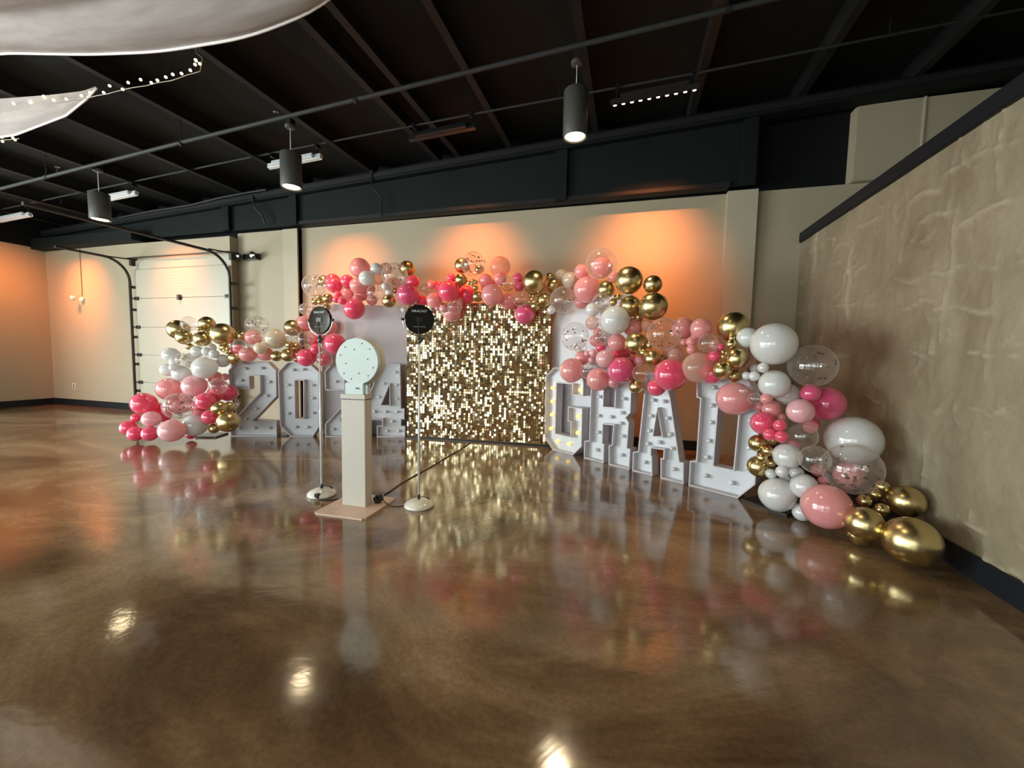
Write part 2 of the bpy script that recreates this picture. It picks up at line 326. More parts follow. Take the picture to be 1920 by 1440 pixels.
# right plaster wall: a height field of trowelled slabs with raised seams
def plaster():
    st = .022; ys = np.arange(YF, YC+.001, st); zs = np.arange(0, 2.831, st); zs[-1] = 2.83
    Y, Z = np.meshgrid(ys, zs, indexing='ij'); Hh = np.zeros_like(Y)
    r = np.random.RandomState(11)
    z = .12
    while z < 2.8:                                     # horizontal seams, broken
        y = YF
        while y < YC:
            L = r.uniform(.2, .7)
            if r.rand() < .66:
                z0 = z+r.uniform(-.10, .10); sl = r.uniform(-.16, .12); a = r.uniform(.006, .016); wd = r.uniform(.008, .02)
                m = (Y > y) & (Y < y+L)
                zc = z0+sl*(Y-y)+.018*np.sin((Y-y)*r.uniform(8, 24)+r.rand()*6)
                fade = np.clip(np.minimum(Y-y, y+L-Y)/.08, 0, 1)
                Hh += m*fade*a*np.exp(-((Z-zc)/wd)**2); Hh += m*fade*a*.35*np.clip((Z-zc)/.06, 0, 1)*np.exp(-np.clip(Z-zc, 0, 9)/.25)
            y += L*r.uniform(.7, 1.3)
        z += r.uniform(.22, .42)
    y = YF
    while y < YC:                                      # vertical seams
        z = 0
        while z < 2.8:
            L = r.uniform(.3, .9)
            if r.rand() < .58:
                y0 = y+r.uniform(-.12, .12); sl = r.uniform(-.12, .12); a = r.uniform(.006, .014); wd = r.uniform(.008, .02)
                m = (Z > z) & (Z < z+L); yc = y0+sl*(Z-z)+.015*np.sin((Z-z)*r.uniform(8, 20)+r.rand()*6)
                fade = np.clip(np.minimum(Z-z, z+L-Z)/.08, 0, 1)
                Hh += m*fade*a*np.exp(-((Y-yc)/wd)**2); Hh += m*fade*a*.3*np.clip((Y-yc)/.06, 0, 1)*np.exp(-np.clip(Y-yc, 0, 9)/.3)
            z += L*r.uniform(.8, 1.4)
        y += r.uniform(.3, .55)
    for k in range(420):                               # short trowel scars
        y0, z0, a, ang, L = r.uniform(YF, YC), r.uniform(.1, 2.8), r.uniform(.004, .010), r.uniform(-1.2, 1.2), r.uniform(.04, .14)
        iy0, iy1 = int((y0-.2-YF)/st), int((y0+.2-YF)/st); iz0, iz1 = max(0, int((z0-.2)/st)), int((z0+.2)/st)
        sl_ = (slice(max(0, iy0), iy1), slice(iz0, iz1)); dy, dz = Y[sl_]-y0, Z[sl_]-z0
        p = dy*math.cos(ang)+dz*math.sin(ang); q = -dy*math.sin(ang)+dz*math.cos(ang)
        Hh[sl_] += a*np.exp(-(p/L)**2-((q-.6*p*p/L)/.012)**2)
    n, m_ = Y.shape; X = XR-Hh*1.45
    co = np.stack([X, Y, Z], -1).reshape(-1, 3)
    idx = np.arange(n*m_).reshape(n, m_); f = np.stack([idx[:-1, :-1], idx[:-1, 1:], idx[1:, 1:], idx[1:, :-1]], -1).reshape(-1, 4)
    me = bpy.data.meshes.new('wall_right'); me.from_pydata(co.tolist(), [], f.tolist()); me.materials.append(m_plaster)
    sa = me.attributes.new('seam', 'FLOAT', 'POINT'); sa.data.foreach_set('value', np.clip(Hh.reshape(-1)/.016-.3, 0, .6).astype(np.float32))
    for p_ in me.polygons: p_.use_smooth = True
    o = link(bpy.data.objects.new('wall_right', me)); o['kind'] = 'structure'; return o
wall_right = plaster()
part('wall_core', B(XR+.004, XR+.12, YF, YC, 0, 2.83), m_wall, wall_right)
struct('trim_1', bevbox(XR-.035, XR+.15, YF, YC-.02, 2.83, 2.955, .006), m_base)
struct('baseboard_back', B(-5.8, XR, YC-.014, YC, 0, .14), m_base)
bl = struct('baseboard_left', B(XL, XL+.014, YF, YA, 0, .14), m_base)
struct('baseboard_back_left', B(XL, -7.2, YA-.014, YA, 0, .14), m_base)
struct('baseboard_right', B(XR-.03, XR-.016, YF, YC, 0, .15), m_base)
# sectional garage door
door = struct('door_1', B(-9.66, -7.16, YA-.012, YA-.002, 0, 3.06), m_trimwall)
zz = [0, .605, 1.166, 1.725, 2.30, 2.87]
for i in range(5):
    part('door_panel', bevbox(-9.64, -7.18, YA-.055, YA-.012, zz[i]+.004, zz[i+1]-.004, .006), m_door, door)
    bm = bmesh.new()
    for k in range(9):
        z = zz[i]+.06+k*(zz[i+1]-zz[i]-.1)/9; box(bm, -9.60, -7.22, YA-.0575, YA-.055, z, z+.006)
    part('panel_ribs', bm, m_door, door, kind='stuff')
part('header_board', bevbox(-9.75, -7.14, YA-.03, YA-.002, 2.89, 3.06, .005), m_door, door)
for i in range(1, 5):
    for x in (-9.60, -7.22):
        bm = bmesh.new(); box(bm, x-.05, x+.05, YA-.075, YA-.055, zz[i]-.035, zz[i]+.035); tube(bm, [(x-.11 if x < -8 else x+.11, YA-.09, zz[i]), (x, YA-.09, zz[i])], .014)
        part('hinge', bm, m_rail, door)
bm = bmesh.new(); box(bm, -8.45, -8.39, YA-.10, YA-.055, 2.25, 2.35); box(bm, -8.47, -8.37, YA-.075, YA-.055, 2.28, 2.31)
part('latch', bm, m_rail, door)
for xr, yend, zc in ((-9.68, 4.74, 3.04), (-7.08, 3.2, 3.02)):
    pts = [(xr, YA-.12, 0), (xr, YA-.12, zc-.42)]
    for k in range(9):
        a = PI/2*k/8; pts.append((xr, YA-.12-.42*(1-math.cos(a)), zc-.42+.42*math.sin(a)))
    pts.append((xr, yend, zc))
    bm = bmesh.new()
    for p0, p1 in zip(pts, pts[1:]):
        tube(bm, [p0, p1], .024, 6)
    part('track_rail', bm, m_rail, door)
    bm = bmesh.new(); box(bm, xr-.03, xr+.03, YA-.10, YA-.004, 2.95, 3.10); tube(bm, [(xr, YA-.02, 3.08), (xr, YA-.5, 3.045)], .014, 6)
    for z in (.4, .95, 1.5, 2.05, 2.5): box(bm, xr-.045, xr+.045, YA-.10, YA-.004, z, z+.05)
    part('track_bracket', bm, m_rail, door)
bm = bmesh.new(); tube(bm, [(-9.75, YA-.10, 3.10), (-7.1, YA-.10, 3.10)], .012, 8); part('torsion_rod', bm, m_rail, door)
# roof beam over the back wall
beam = thing('steel_roof_beam', (-3, 6.0, 3.6), 'deep black steel roof beam running along the top of the back wall', 'beam')
zb = lambda x: 3.545+.004*x
part('web', slopebox(bmesh.new(), XL, 1.50, 6.0, 6.02, zb, lambda x: roof(x)), m_beam, beam)
part('top_flange', slopebox(bmesh.new(), XL, 6.5, 5.90, 6.12, lambda x: roof(x)-.14, lambda x: roof(x)-.002), m_beam, beam)
part('top_lip', slopebox(bmesh.new(), XL, 6.5, 5.885, 5.90, lambda x: roof(x)-.10, lambda x: roof(x)-.03), m_steel, beam)
part('bottom_flange', slopebox(bmesh.new(), -5.7, 1.18, 5.96, 6.15, zb, lambda x: zb(x)+.05), m_steel, beam)
for x in (-7.35, -5.82, -1.1, 1.30):
    part('stiffener', slopebox(bmesh.new(), x, x+.16, 5.93, 6.0, zb, lambda q: roof(q)-.14), m_beam, beam)
part('haunch', slopebox(bmesh.new(), XL, -9.4, 5.72, 5.98, lambda x: 3.42+.01*x+.09, lambda x: 3.60), m_beam, beam)
bm = bmesh.new(); tube(bm, [(-4.1, 5.88, 4.22), (-4.1, 5.88, 3.98), (-3.93, 5.9, 3.80), (-3.92, 5.9, 3.50)], .012); box(bm, -4.13, -4.07, 5.86, 5.9, 4.18, 4.24)
part('conduit_drop', bm, m_steel, beam)
bm = bmesh.new(); tube(bm, [(-6.55, 5.87, 4.05), (-6.5, 5.87, 3.85), (-6.35, 5.87, 3.7), (-6.3, 5.9, 3.55)], .018)
part('conduit_drop', bm, m_pipe, beam)
pts = [(-9.9, 5.84, 3.90), (-9.0, 5.84, 3.96), (-8.0, 5.84, 3.99), (-7.3, 5.84, 4.06), (-6.6, 5.84, 4.10), (-6.2, 5.84, 4.11)]
bm = bmesh.new(); tube(bm, pts, .016, 6); tag(mo('sagging_cable', bm, m_pipe), 'black cable sagging along the front of the roof beam at left', 'cable')
# ceiling pipes and conduit
bm = bmesh.new(); tube(bm, [(-12.4, 4.02, 3.56), (-9.4, 4.02, 3.715), (-5.5, 4.02, 3.955), (-1.8, 4.02, 4.155), (.35, 4.02, 4.265), (6.4, 4.02, 4.55)], .023, 12)
pp = thing('sprinkler_pipe', (-3, 4.02, 4.1), 'long dark sprinkler pipe crossing under the ceiling purlins', 'pipe')
part('pipe', bm, m_pipe, pp, True)
for x in (-8.3, -5.62, -3.0, .7):
    z = 4.26+.055*(x-.35); bm = bmesh.new(); tube(bm, [(x, 4.02, z), (x, 4.02, roof(x)+.2)], .006, 6); tube(bm, [(x-.02, 4.02, z), (x+.02, 4.02, z)], .031, 10)
    part('pipe_hanger', bm, m_steel, pp)
for x in (-8.05, -4.1, 1.4):
    z = 4.26+.055*(x-.35); bm = bmesh.new(); tube(bm, [(x, 4.02, z), (x, 4.02, z+.09)], .012, 8); lathe(bm, [(.004, 0), (.03, .006), (.03, .012), (.006, .02)], 10, Matrix.Translation((x, 4.02, z+.09)))
    part('sprinkler_head', bm, m_chrome, pp)
cd = thing('lighting_conduit', (-3, 4.97, 4.2), 'thin grey conduit that the wash lights hang from, below the ceiling', 'conduit')
bm = bmesh.new(); tube(bm, [(-12.2, 4.97, 3.87), (-9.7, 4.97, 4.0), (-9.0, 4.97, 4.03), (-5.7, 4.97, 4.185), (-2.0, 4.97, 4.32), (.6, 4.97, 4.39), (6.3, 4.97, 4.62)], .013, 8)
part('conduit', bm, m_pipe, cd, True)
for x in (-9.9, -7.2, -3.3, -.9, 2.3):
    bm = bmesh.new(); z = 4.36+.05*x+.0; tube(bm, [(x, 4.97, z), (x, 4.97, roof(x)+.2)], .005, 6); part('hanger_rod', bm, m_steel, cd)
barlab = ['far left wash light bar at the frame edge, pinkish from behind', 'wash light bar with pale housing beside the dim left pendant',
          'wash light bar with pale driver boxes behind the middle pendant', 'dark wash light bar between the two lit pendants',
          'glowing wash light bar with a row of pink lit lenses']
for i, (x, z) in enumerate(BAR_X):
    t = thing('wash_light_bar', (x, 4.97, z), barlab[i], 'light fixture', 'wash light bars under the ceiling')
    hm = m_alu if i < 3 else m_black
    tilt = Matrix.Translation((x, 4.97, z-.07)) @ Matrix.Rotation(math.radians(-2.7), 4, 'Y') @ Matrix.Rotation(math.radians(38 if i == 4 else 78), 4, 'X')
    part('housing', bevbox(-.47, .47, -.035, .035, -.03, .03, .006, tilt), hm, t)
    part('driver_box', bevbox(-.36, .36, -.03, .03, .03, .07, .005, tilt), hm, t)
    for s in (-.4, .4):
        bm = bmesh.new(); tube(bm, [(x+s, 4.97, z-.04+s*.047), (x+s, 4.97, z+.09+s*.047)], .010, 6); box(bm, x+s-.02, x+s+.02, 4.93, 5.01, z+.05+s*.047, z+.10+s*.047)
        part('clamp', bm, m_black, t)
    for k in range(10):
        bm = bmesh.new(); lathe(bm, [(.016, -.034), (.020, -.040), (.012, -.046)], 8, tilt @ Matrix.Translation((-.42+k*.0933, 0, 0)))
        part('lens', bm, m_led, t)
# pendants
plab = ['lit grey cylinder pendant hanging right of centre', 'lit grey cylinder pendant hanging left of centre over the arch end',
        'grey cylinder pendant at left crossed by the door rail', 'pendant at the top edge of the frame', 'pendant beyond the plaster wall at the right edge'] + ['grey cylinder pendant behind the camera, farthest left', 'grey cylinder pendant behind the camera, left of centre', 'grey cylinder pendant behind the camera, near centre', 'grey cylinder pendant behind the camera, nearest the plaster wall']
for i, (x, y, z0, z1) in enumerate(PEND):
    t = thing('pendant_light', (x, y, z1), plab[i], 'pendant light', 'cylinder pendants')
    bm = bmesh.new(); lathe(bm, [(.128, 0), (.130, .004), (.130, z1-z0-.01), (.120, z1-z0)], 32, Matrix.Translation((x, y, z0)), cap=False)
    lathe(bm, [(.120, z1-z0-.001), (.118, z1-z0), (.002, z1-z0)], 32, Matrix.Translation((x, y, z0)), cap=False); lathe(bm, [(.128, 0), (.115, .0), (.10, .03)], 32, Matrix.Translation((x, y, z0)), cap=False)
    part('shade', bm, m_pend, t, True)
    bm = bmesh.new(); lathe(bm, [(.002, .012), (.10, .012), (.103, .028)], 28, Matrix.Translation((x, y, z0)), cap=False); part('diffuser', bm, m_glow, t)
    zc = roof(x)+.0; bm = bmesh.new(); tube(bm, [(x, y, z1-.005), (x, y, zc)], .006, 6); part('stem', bm, m_alu, t)
    bm = bmesh.new(); lathe(bm, [(.05, 0), (.065, .012), (.065, .04), (.05, .05)], 18, Matrix.Translation((x, y, zc-.01))); part('canopy', bm, m_pend, t, True)
    part('mounting_block', B(x-.04, x+.04, y-.04, y+.04, zc+.03, zc+.24), m_steel, t)
# emergency light, camera, outlet
t = thing('emergency_light', (-6.88, 6.05, 3.04), 'black twin head emergency light on the wall right of the garage door', 'emergency light')
part('body', bevbox(-7.02, -6.66, 6.04, 6.12, 2.98, 3.09, .01), m_black, t)
for x in (-7.06, -6.70):
    M = nframe((x, 5.99, 3.05), (.25, -1, -.1)); bm = bmesh.new(); lathe(bm, [(.03, -.06), (.055, -.02), (.06, .03), (.055, .035)], 18, M); h = part('lamp_head', bm, m_black, t, True)
    bm = bmesh.new(); lathe(bm, [(.048, .036), (.03, .045), (.002, .05)], 18, M, cap=False); part('lens', bm, m_chrome, h, True)
t = thing('security_camera', (-11.38, 5.93, 2.34), 'small white security camera on the wall with a conduit above', 'camera')
bm = bmesh.new(); lathe(bm, [(.05, 0), (.055, .02), (.04, .05)], 16, nframe((-11.33, 5.95, 2.32), (0, -1, 0))); part('mount', bm, m_white, t, True)
bm = bmesh.new(); lathe(bm, [(.02, -.03), (.045, -.015), (.05, .03), (.045, .05)], 16, nframe((-11.42, 5.84, 2.34), (-.6, -1, -.1))); part('body', bm, m_white, t, True)
bm = bmesh.new(); lathe(bm, [(.04, .051), (.03, .056), (.002, .058)], 16, nframe((-11.42, 5.84, 2.34), (-.6, -1, -.1)), cap=False); part('lens', bm, m_black, t, True)
bm = bmesh.new(); tube(bm, [(-11.34, 5.935, 2.38), (-11.34, 5.935, 3.41)], .009, 8); part('conduit', bm, m_wall, t)
t = thing('wall_outlet', (-11.78, 5.94, .43), 'small ivory power outlet low on the back wall at left', 'outlet')
part('cover_plate', bevbox(-11.83, -11.73, 5.938, 5.95, .365, .495, .003), m_outlet, t)
for z in (.40, .455): part('socket', bevbox(-11.80, -11.76, 5.934, 5.939, z-.018, z+.018, .002), m_rail, t)
# ================================================================ drapes and fairy lights
def cloth(name, fn, nu, nv, mat):
    bm = bmesh.new(); g = [[bm.verts.new(fn(i/nu, j/nv)) for j in range(nv+1)] for i in range(nu+1)]
    for i in range(nu):
        for j in range(nv): bm.faces.new((g[i][j], g[i+1][j], g[i+1][j+1], g[i][j+1]))
    bmesh.ops.solidify(bm, geom=bm.faces[:], thickness=.003)
    return mo(name, bm, mat, None, True)
def interp(xs, ys, x): return float(np.interp(x, xs, ys))
ex, ez = [-9, -7.2, -5.71, -4.51, -3.68, -2.78, -2.15, -2.02, -1.75], [4.15, 4.12, 4.005, 3.783, 3.66, 3.603, 3.673, 3.715, 3.90]
xs_ = np.linspace(-9, -1.75, 120); zs_ = np.interp(xs_, ex, ez)
ker = np.ones(9)/9; zsm = np.convolve(np.pad(zs_, 4, mode='edge'), ker, 'valid')
def drape1(u, v):
    x = -9+7.25*u; z = float(np.interp(x, xs_, zsm)); tp_ = min(1, (1-u)*4.0+.06); sp = (1.75*tp_)
    y = 2.5-sp*v; z += .10*math.sin(v*PI)*(-1)*.3*tp_ + .13*tp_*(1-abs(math.sin(v*10+1.1*math.sin(u*3.5)+.6*u)))*min(1, v*4) + .25*v*tp_*(.3+.7*v)
    if v < .04: z += .012
    return (x, y, min(z, roof(x)-.02))
m_hem = P('drape_hem_cloth', (.82, .78, .75), .7, noise=.03)
def hem(fn, par):
    bm = bmesh.new(); tube(bm, [fn(i/60, .0) for i in range(61)], .011, 6); part('hem', bm, m_hem, par, True)
d1 = tag(cloth('ceiling_drape', drape1, 90, 60, m_fabric), 'wide sheer white drape swagged across the top left of the ceiling', 'drape')
bx2, bz2, tz2 = [-9.4, -8.2, -6.95, -5.93, -5.5, -5.33], [3.95, 3.80, 3.755, 3.80, 3.89, 3.955], [4.05, 4.02, 4.0, 3.935, 3.935, 3.965]
def drape2(u, v):
    x = -9.4+4.07*u; z0, z1 = interp(bx2, bz2, x), interp(bx2, tz2, x); k = z1-z0
    return (x, 3.0-.35*k*4*(v-.5)*.6+.05*k*8*math.sin(v*9+u*3)*.2, z0+k*v)
hem(drape1, d1)
d2 = tag(cloth('ceiling_drape', drape2, 60, 20, m_fabric), 'smaller sheer white drape below the first, ending at the fairy lights', 'drape')
hem(drape2, d2)
def fairy(name, label, pts, extra):
    t = thing(name, pts[0], label, 'string lights')
    bm = bmesh.new(); tube(bm, pts, .004, 5); part('wire', bm, m_wire, t)
    me = None
    for p in extra:
        if me is None:
            bm = bmesh.new(); bmesh.ops.create_icosphere(bm, subdivisions=2, radius=.012); me = bpy.data.meshes.new('fairy_bulb'); bm.to_mesh(me); bm.free(); me.materials.append(m_fairy)
        o = link(bpy.data.objects.new('bulb', me)); o.parent = t; o.location = Vector(p)-Vector(pts[0])
L1 = [(-6.54, 2.97, 3.94), (-6.26, 2.97, 3.91), (-6.03, 2.97, 3.94), (-5.88, 2.97, 3.88), (-5.68, 2.97, 3.86), (-5.45, 2.97, 3.86), (-5.32, 2.97, 3.87), (-5.12, 2.97, 3.84), (-5.03, 2.97, 3.89), (-4.85, 2.97, 3.83), (-4.77, 2.97, 3.88), (-4.6, 2.97, 3.88), (-4.46, 2.97, 3.83), (-4.38, 2.97, 3.84), (-4.27, 2.97, 3.85), (-4.18, 2.97, 3.86), (-4.07, 2.97, 3.85), (-3.96, 2.97, 3.86), (-3.90, 2.97, 3.90), (-3.88, 2.96, 3.93), (-3.87, 2.99, 3.915), (-3.90, 2.98, 3.94)]
fairy('fairy_light_string', 'string of warm fairy lights along the lower drape, ending in a small bundle',
      [(x, 2.985, sum(q[2] for q in L1[max(0, j-2):min(19, j+3)])/len(L1[max(0, j-2):min(19, j+3)])) for j, (x, y, z) in enumerate(L1[:19])] + [(-3.85, 2.97, 3.97), (-3.93, 2.97, 4.03), (-3.90, 2.97, 4.25)], [(x, y-.03, z) for x, y, z in L1])
L2 = [(-7.39, 3.2, 3.82), (-7.18, 3.2, 3.79), (-7.38, 3.2, 3.77), (-7.14, 3.2, 3.76), (-7.7, 3.2, 3.80), (-8.0, 3.2, 3.84)]
fairy('fairy_light_string', 'short cluster of fairy lights at the left frame edge under the lower drape', [(-9, 3.22, 3.95), (-8.0, 3.22, 3.86), (-7.4, 3.22, 3.80), (-7.1, 3.22, 3.78)], L2)
# ================================================================ marquee letters
def shape_faces(bm, outer, hole, y, M, flip=False):
    """planar polygon with an optional hole at local depth y"""
    loops = [[bm.verts.new(M @ Vector((u, y, z))) for u, z in outer]]
    if hole: loops.append([bm.verts.new(M @ Vector((u, y, z))) for u, z in hole])
    es = []
    for lp in loops:
        for a, b_ in zip(lp, lp[1:]+lp[:1]): es.append(bm.edges.new((a, b_)))
    bmesh.ops.triangle_fill(bm, use_beauty=True, use_dissolve=False, edges=es)
def inset(poly, d, ccw):
    """offset a polygon inward by d"""
    n = len(poly); out = []; A = sum(poly[i][0]*poly[(i+1) % n][1]-poly[(i+1) % n][0]*poly[i][1] for i in range(n))
    s = 1 if A > 0 else -1
    for i in range(n):
        p0, p1, p2 = Vector(poly[i-1]), Vector(poly[i]), Vector(poly[(i+1) % n])
        d1, d2 = (p1-p0).normalized(), (p2-p1).normalized(); n1, n2 = Vector((-d1.y, d1.x))*s, Vector((-d2.y, d2.x))*s
        k = 1+n1.dot(n2); m = (n1+n2)/max(k, .25); out.append((p1.x+m.x*d, p1.y+m.y*d))
    return out
DEPTH, REC, TH = .13, .085, .012
def ribbon(bm, poly, ipoly, M, y0, y1):
    n = len(poly)
    for i in range(n):
        j = (i+1) % n; a, b_, c, d = poly[i], poly[j], ipoly[j], ipoly[i]
        v = [bm.verts.new(M @ Vector((q[0], y, q[1]))) for y in (y0, y1) for q in (a, b_, c, d)]
        for f in ((0, 1, 2, 3), (7, 6, 5, 4), (0, 4, 5, 1), (3, 2, 6, 7)): bm.faces.new([v[k] for k in f])
GLYPH = {
 '2': ([(0, 1.00), (.12, 1.14), (.57, 1.14), (.69, 1.01), (.69, .62), (.335, .24), (.68, .24), (.68, 0), (0, 0), (0, .20), (.445, .67), (.445, .92), (.30, .92), (.30, .72), (.01, .72)], None),
 '0': ([(.715, .99), (.86, 1.14), (1.16, 1.14), (1.315, 1.0), (1.315, .17), (1.215, 0), (.88, 0), (.73, .16)], [(.962, .862), (1.085, .862), (1.078, .283), (.96, .283)]),
 '4': ([(2.18, 0), (2.612, 0), (2.612, .178), (2.55, .178), (2.55, .28), (2.60, .28), (2.60, .452), (2.545, .452), (2.535, 1.14), (2.255, 1.14), (1.98, .47), (1.98, .285), (2.26, .285), (2.26, .178), (2.18, .178)], [(2.242, .50), (2.373, .50), (2.373, .82)]),
 'G': ([(-.18, .14), (-.02, 0), (.355, 0), (.495, .14), (.49, .64), (.245, .64), (.245, .44), (.30, .44), (.30, .24), (.025, .24), (.025, .94), (.31, .94), (.31, .80), (.495, .80), (.495, 1.02), (.36, 1.15), (-.04, 1.15), (-.19, 1.02)], None),
 'R': ([(.54, 0), (.85, 0), (.85, .24), (.822, .24), (.822, .48), (.975, .49), (.958, .25), (.915, .23), (.925, 0), (1.215, 0), (1.22, .25), (1.175, .25), (1.185, .555), (1.14, .605), (1.20, .67), (1.20, 1.03), (1.08, 1.15), (.55, 1.15), (.55, .95), (.615, .95), (.613, .24), (.54, .225)], [(.815, .70), (.98, .71), (.98, .95), (.815, .95)]),
 'A': ([(1.256, 0), (1.513, 0), (1.496, .22), (1.484, .23), (1.484, .308), (1.63, .316), (1.63, .222), (1.60, .222), (1.609, 0), (1.87, 0), (1.86, .225), (1.815, .227), (1.665, .95), (1.665, 1.15), (1.37, 1.15), (1.37, .97), (1.319, .241), (1.256, .222)], [(1.50, .449), (1.601, .459), (1.536, .753)]),
 'D': ([(1.923, 0), (2.397, 0), (2.54, .17), (2.54, .98), (2.40, 1.15), (1.945, 1.15), (1.958, .92), (1.996, .911), (1.986, .27), (1.923, .26)], [(2.162, .262), (2.344, .262), (2.364, .90), (2.175, .90)]),
}
BULBS = {
'G': [(-0.1, 0.86), (-0.1, 0.67), (-0.1, 0.48), (-0.11, 0.28), (0.02, 0.12), (0.23, 0.12), (0.38, 0.3), (0.38, 0.52), (0.40, 0.87), (.1, 1.05), (.28, 1.05)],
'R': [(0.71, 0.81), (0.71, 0.57), (0.71, 0.36), (0.70, 0.13), (0.9, 0.58), (1.05, 0.65), (1.04, 0.52), (1.07, 0.37), (1.07, 0.14), (1.07, 0.82), (.9, 1.05)],
'A': [(1.45, 0.84), (1.58, 0.84), (1.43, 0.66), (1.63, 0.66), (1.42, 0.49), (1.67, 0.49), (1.41, 0.34), (1.55, 0.38), (1.7, 0.34), (1.38, 0.12), (1.73, 0.12)],
'D': [(2.09, 0.85), (2.09, 0.68), (2.08, 0.49), (2.07, 0.32), (2.07, 0.13), (2.32, 0.12), (2.45, 0.49), (2.45, 0.3), (2.45, .75), (2.1, 1.03)],
'0': [(0.92, 1.02), (1.07, 1.03), (0.83, 0.79), (1.2, 0.79), (0.83, 0.59), (1.2, 0.59), (0.83, 0.35), (1.2, 0.36), (0.94, 0.14), (1.11, 0.14)],
'2': [(0.46, 1.04), (0.56, 0.83), (0.52, 0.62), (0.20, 0.26), (0.10, 0.11), (0.33, 0.12), (0.55, 0.12), (0.15, 0.85), (0.22, 1.03), (.36, .42)],
'4': [(2.45, 1.01), (2.46, 0.81), (2.27, 0.83), (2.19, 0.62), (2.47, 0.6), (2.13, 0.39), (2.47, 0.39), (2.3, .39), (2.40, 0.24), (2.32, 0.09), (2.50, 0.09)]}
ML = frame((-5.753, 4.67, 0), (2.464, .874, 0)); MR = frame((-.954, 5.526, 0), (1.999, -1.322, 0))
bulb_me = {}
def bulb_mesh(lit):
    if lit not in bulb_me:
        bm = bmesh.new(); lathe(bm, [(.014, 0), (.016, .012), (.022, .026), (.024, .037), (.020, .05), (.008, .058)], 12)
        me = bpy.data.meshes.new('bulb'); bmesh.ops.recalc_face_normals(bm, faces=bm.faces); bm.to_mesh(me); bm.free(); me.materials.append(m_bulblit if lit else m_bulb)
        for p in me.polygons: p.use_smooth = True
        bulb_me[lit] = me
    return bulb_me[lit]
def marquee(ch, M, du, name, label, lit, frontoff=0.0, bright=True):
    outer, hole = GLYPH[ch]; outer = [(u+du, z) for u, z in outer]; hole = [(u+du, z) for u, z in hole] if hole else None
    uc = sum(u for u, z in outer)/len(outer); base = M @ Vector((uc, .06, 0))
    t = thing(name, base, label, 'marquee letter' if name == 'marquee_letter' else 'marquee number', 'marquee letters and numbers')
    bm = bmesh.new(); shape_faces(bm, inset(outer, TH*.9, 1), [tuple(p) for p in inset(hole, -TH*.9, 1)] if hole else None, REC, M)
    r = bmesh.ops.extrude_face_region(bm, geom=bm.faces[:]); bmesh.ops.translate(bm, verts=[v for v in r['geom'] if isinstance(v, bmesh.types.BMVert)], vec=(M.to_3x3() @ Vector((0, .008, 0))))
    part('face_panel', bm, m_letter, t)
    bm = bmesh.new(); ribbon(bm, outer, inset(outer, TH, 1), M, 0, DEPTH)
    part('outer_rim', bm, m_rim, t)
    if hole:
        bm = bmesh.new(); ribbon(bm, hole, inset(hole, -TH, 1), M, 0, DEPTH); part('inner_rim', bm, m_rim, t)
    for u, z in BULBS[ch]:
        o = link(bpy.data.objects.new('bulb', bulb_mesh(lit))); o.parent = t
        Mb = nframe(M @ Vector((u+du, REC, z)), M.to_3x3() @ Vector((0, -1, 0)))
        o.matrix_parent_inverse = Matrix.Identity(4); o.matrix_local = Matrix.Translation(-Vector(base)) @ Mb
marquee('2', ML, 0, 'marquee_number', 'white marquee digit two at the left end, beside the garland leg', False)
marquee('0', ML, 0, 'marquee_number', 'white marquee digit zero between the two digit twos', False)
marquee('2', ML, 1.40, 'marquee_number', 'white marquee digit two half hidden behind the round-headed kiosk', False)
marquee('4', ML, 0, 'marquee_number', 'white marquee digit four left of the sequin wall', False)
marquee('G', MR, 0, 'marquee_letter', 'white marquee letter G with lit yellow bulbs', True)
marquee('R', MR, 0, 'marquee_letter', 'white marquee letter R between the G and the A', False)
marquee('A', MR, 0, 'marquee_letter', 'white marquee letter A right of the R', False)
marquee('D', MR, 0, 'marquee_letter', 'white marquee letter D at the right end beside the garland leg', False)
# backdrop boards and sequin wall
def board(p0, d, L, h, label, thick=.03):
    M = frame((p0[0], p0[1], 0), (d[0], d[1], 0)); t = thing('backdrop_panel', (p0[0], p0[1], 0), label, 'panel')
    part('board', bevbox(0, L, 0, thick, 0, h, .006, M), m_panel, t)
    part('foot_board', bevbox(.04, L-.04, thick, thick+.14, 0, .02, .004, M), m_foot, t)
    part('back_brace', bevbox(L/2-.03, L/2+.03, thick, thick+.04, 0, h-.05, .004, M), m_foot, t)
board((-4.64, 5.33), (.943, .335), 1.49, 2.05, 'pale plain backdrop panel standing left of the sequin wall')
board((-1.08, 5.87), (.834, -.552), 1.30, 2.08, 'white plain backdrop panel standing right of the sequin wall')
SH0, SH1, SHH = Vector((-3.26, 5.54)), Vector((-1.07, 5.70)), 2.06
L_ = (SH1-SH0).length; MS = frame((SH0.x, SH0.y, 0), (SH1.x-SH0.x, SH1.y-SH0.y, 0))
t = thing('sequin_wall', (SH0.x+1.1, SH0.y+.08, 0), 'shimmering gold sequin wall panel at the centre of the arch', 'backdrop')
part('backing_grid', bevbox(0, L_, .012, .035, .02, SHH, .003, MS), m_seqback, t)
part('frame_foot', bevbox(-.03, L_+.03, -.03, .10, 0, .018, .003, MS), m_foot, t)
nx, nz = 60, 56; vs, fs = [], []
M3 = MS.to_3x3()
band = rng.randn(nx)*1.2
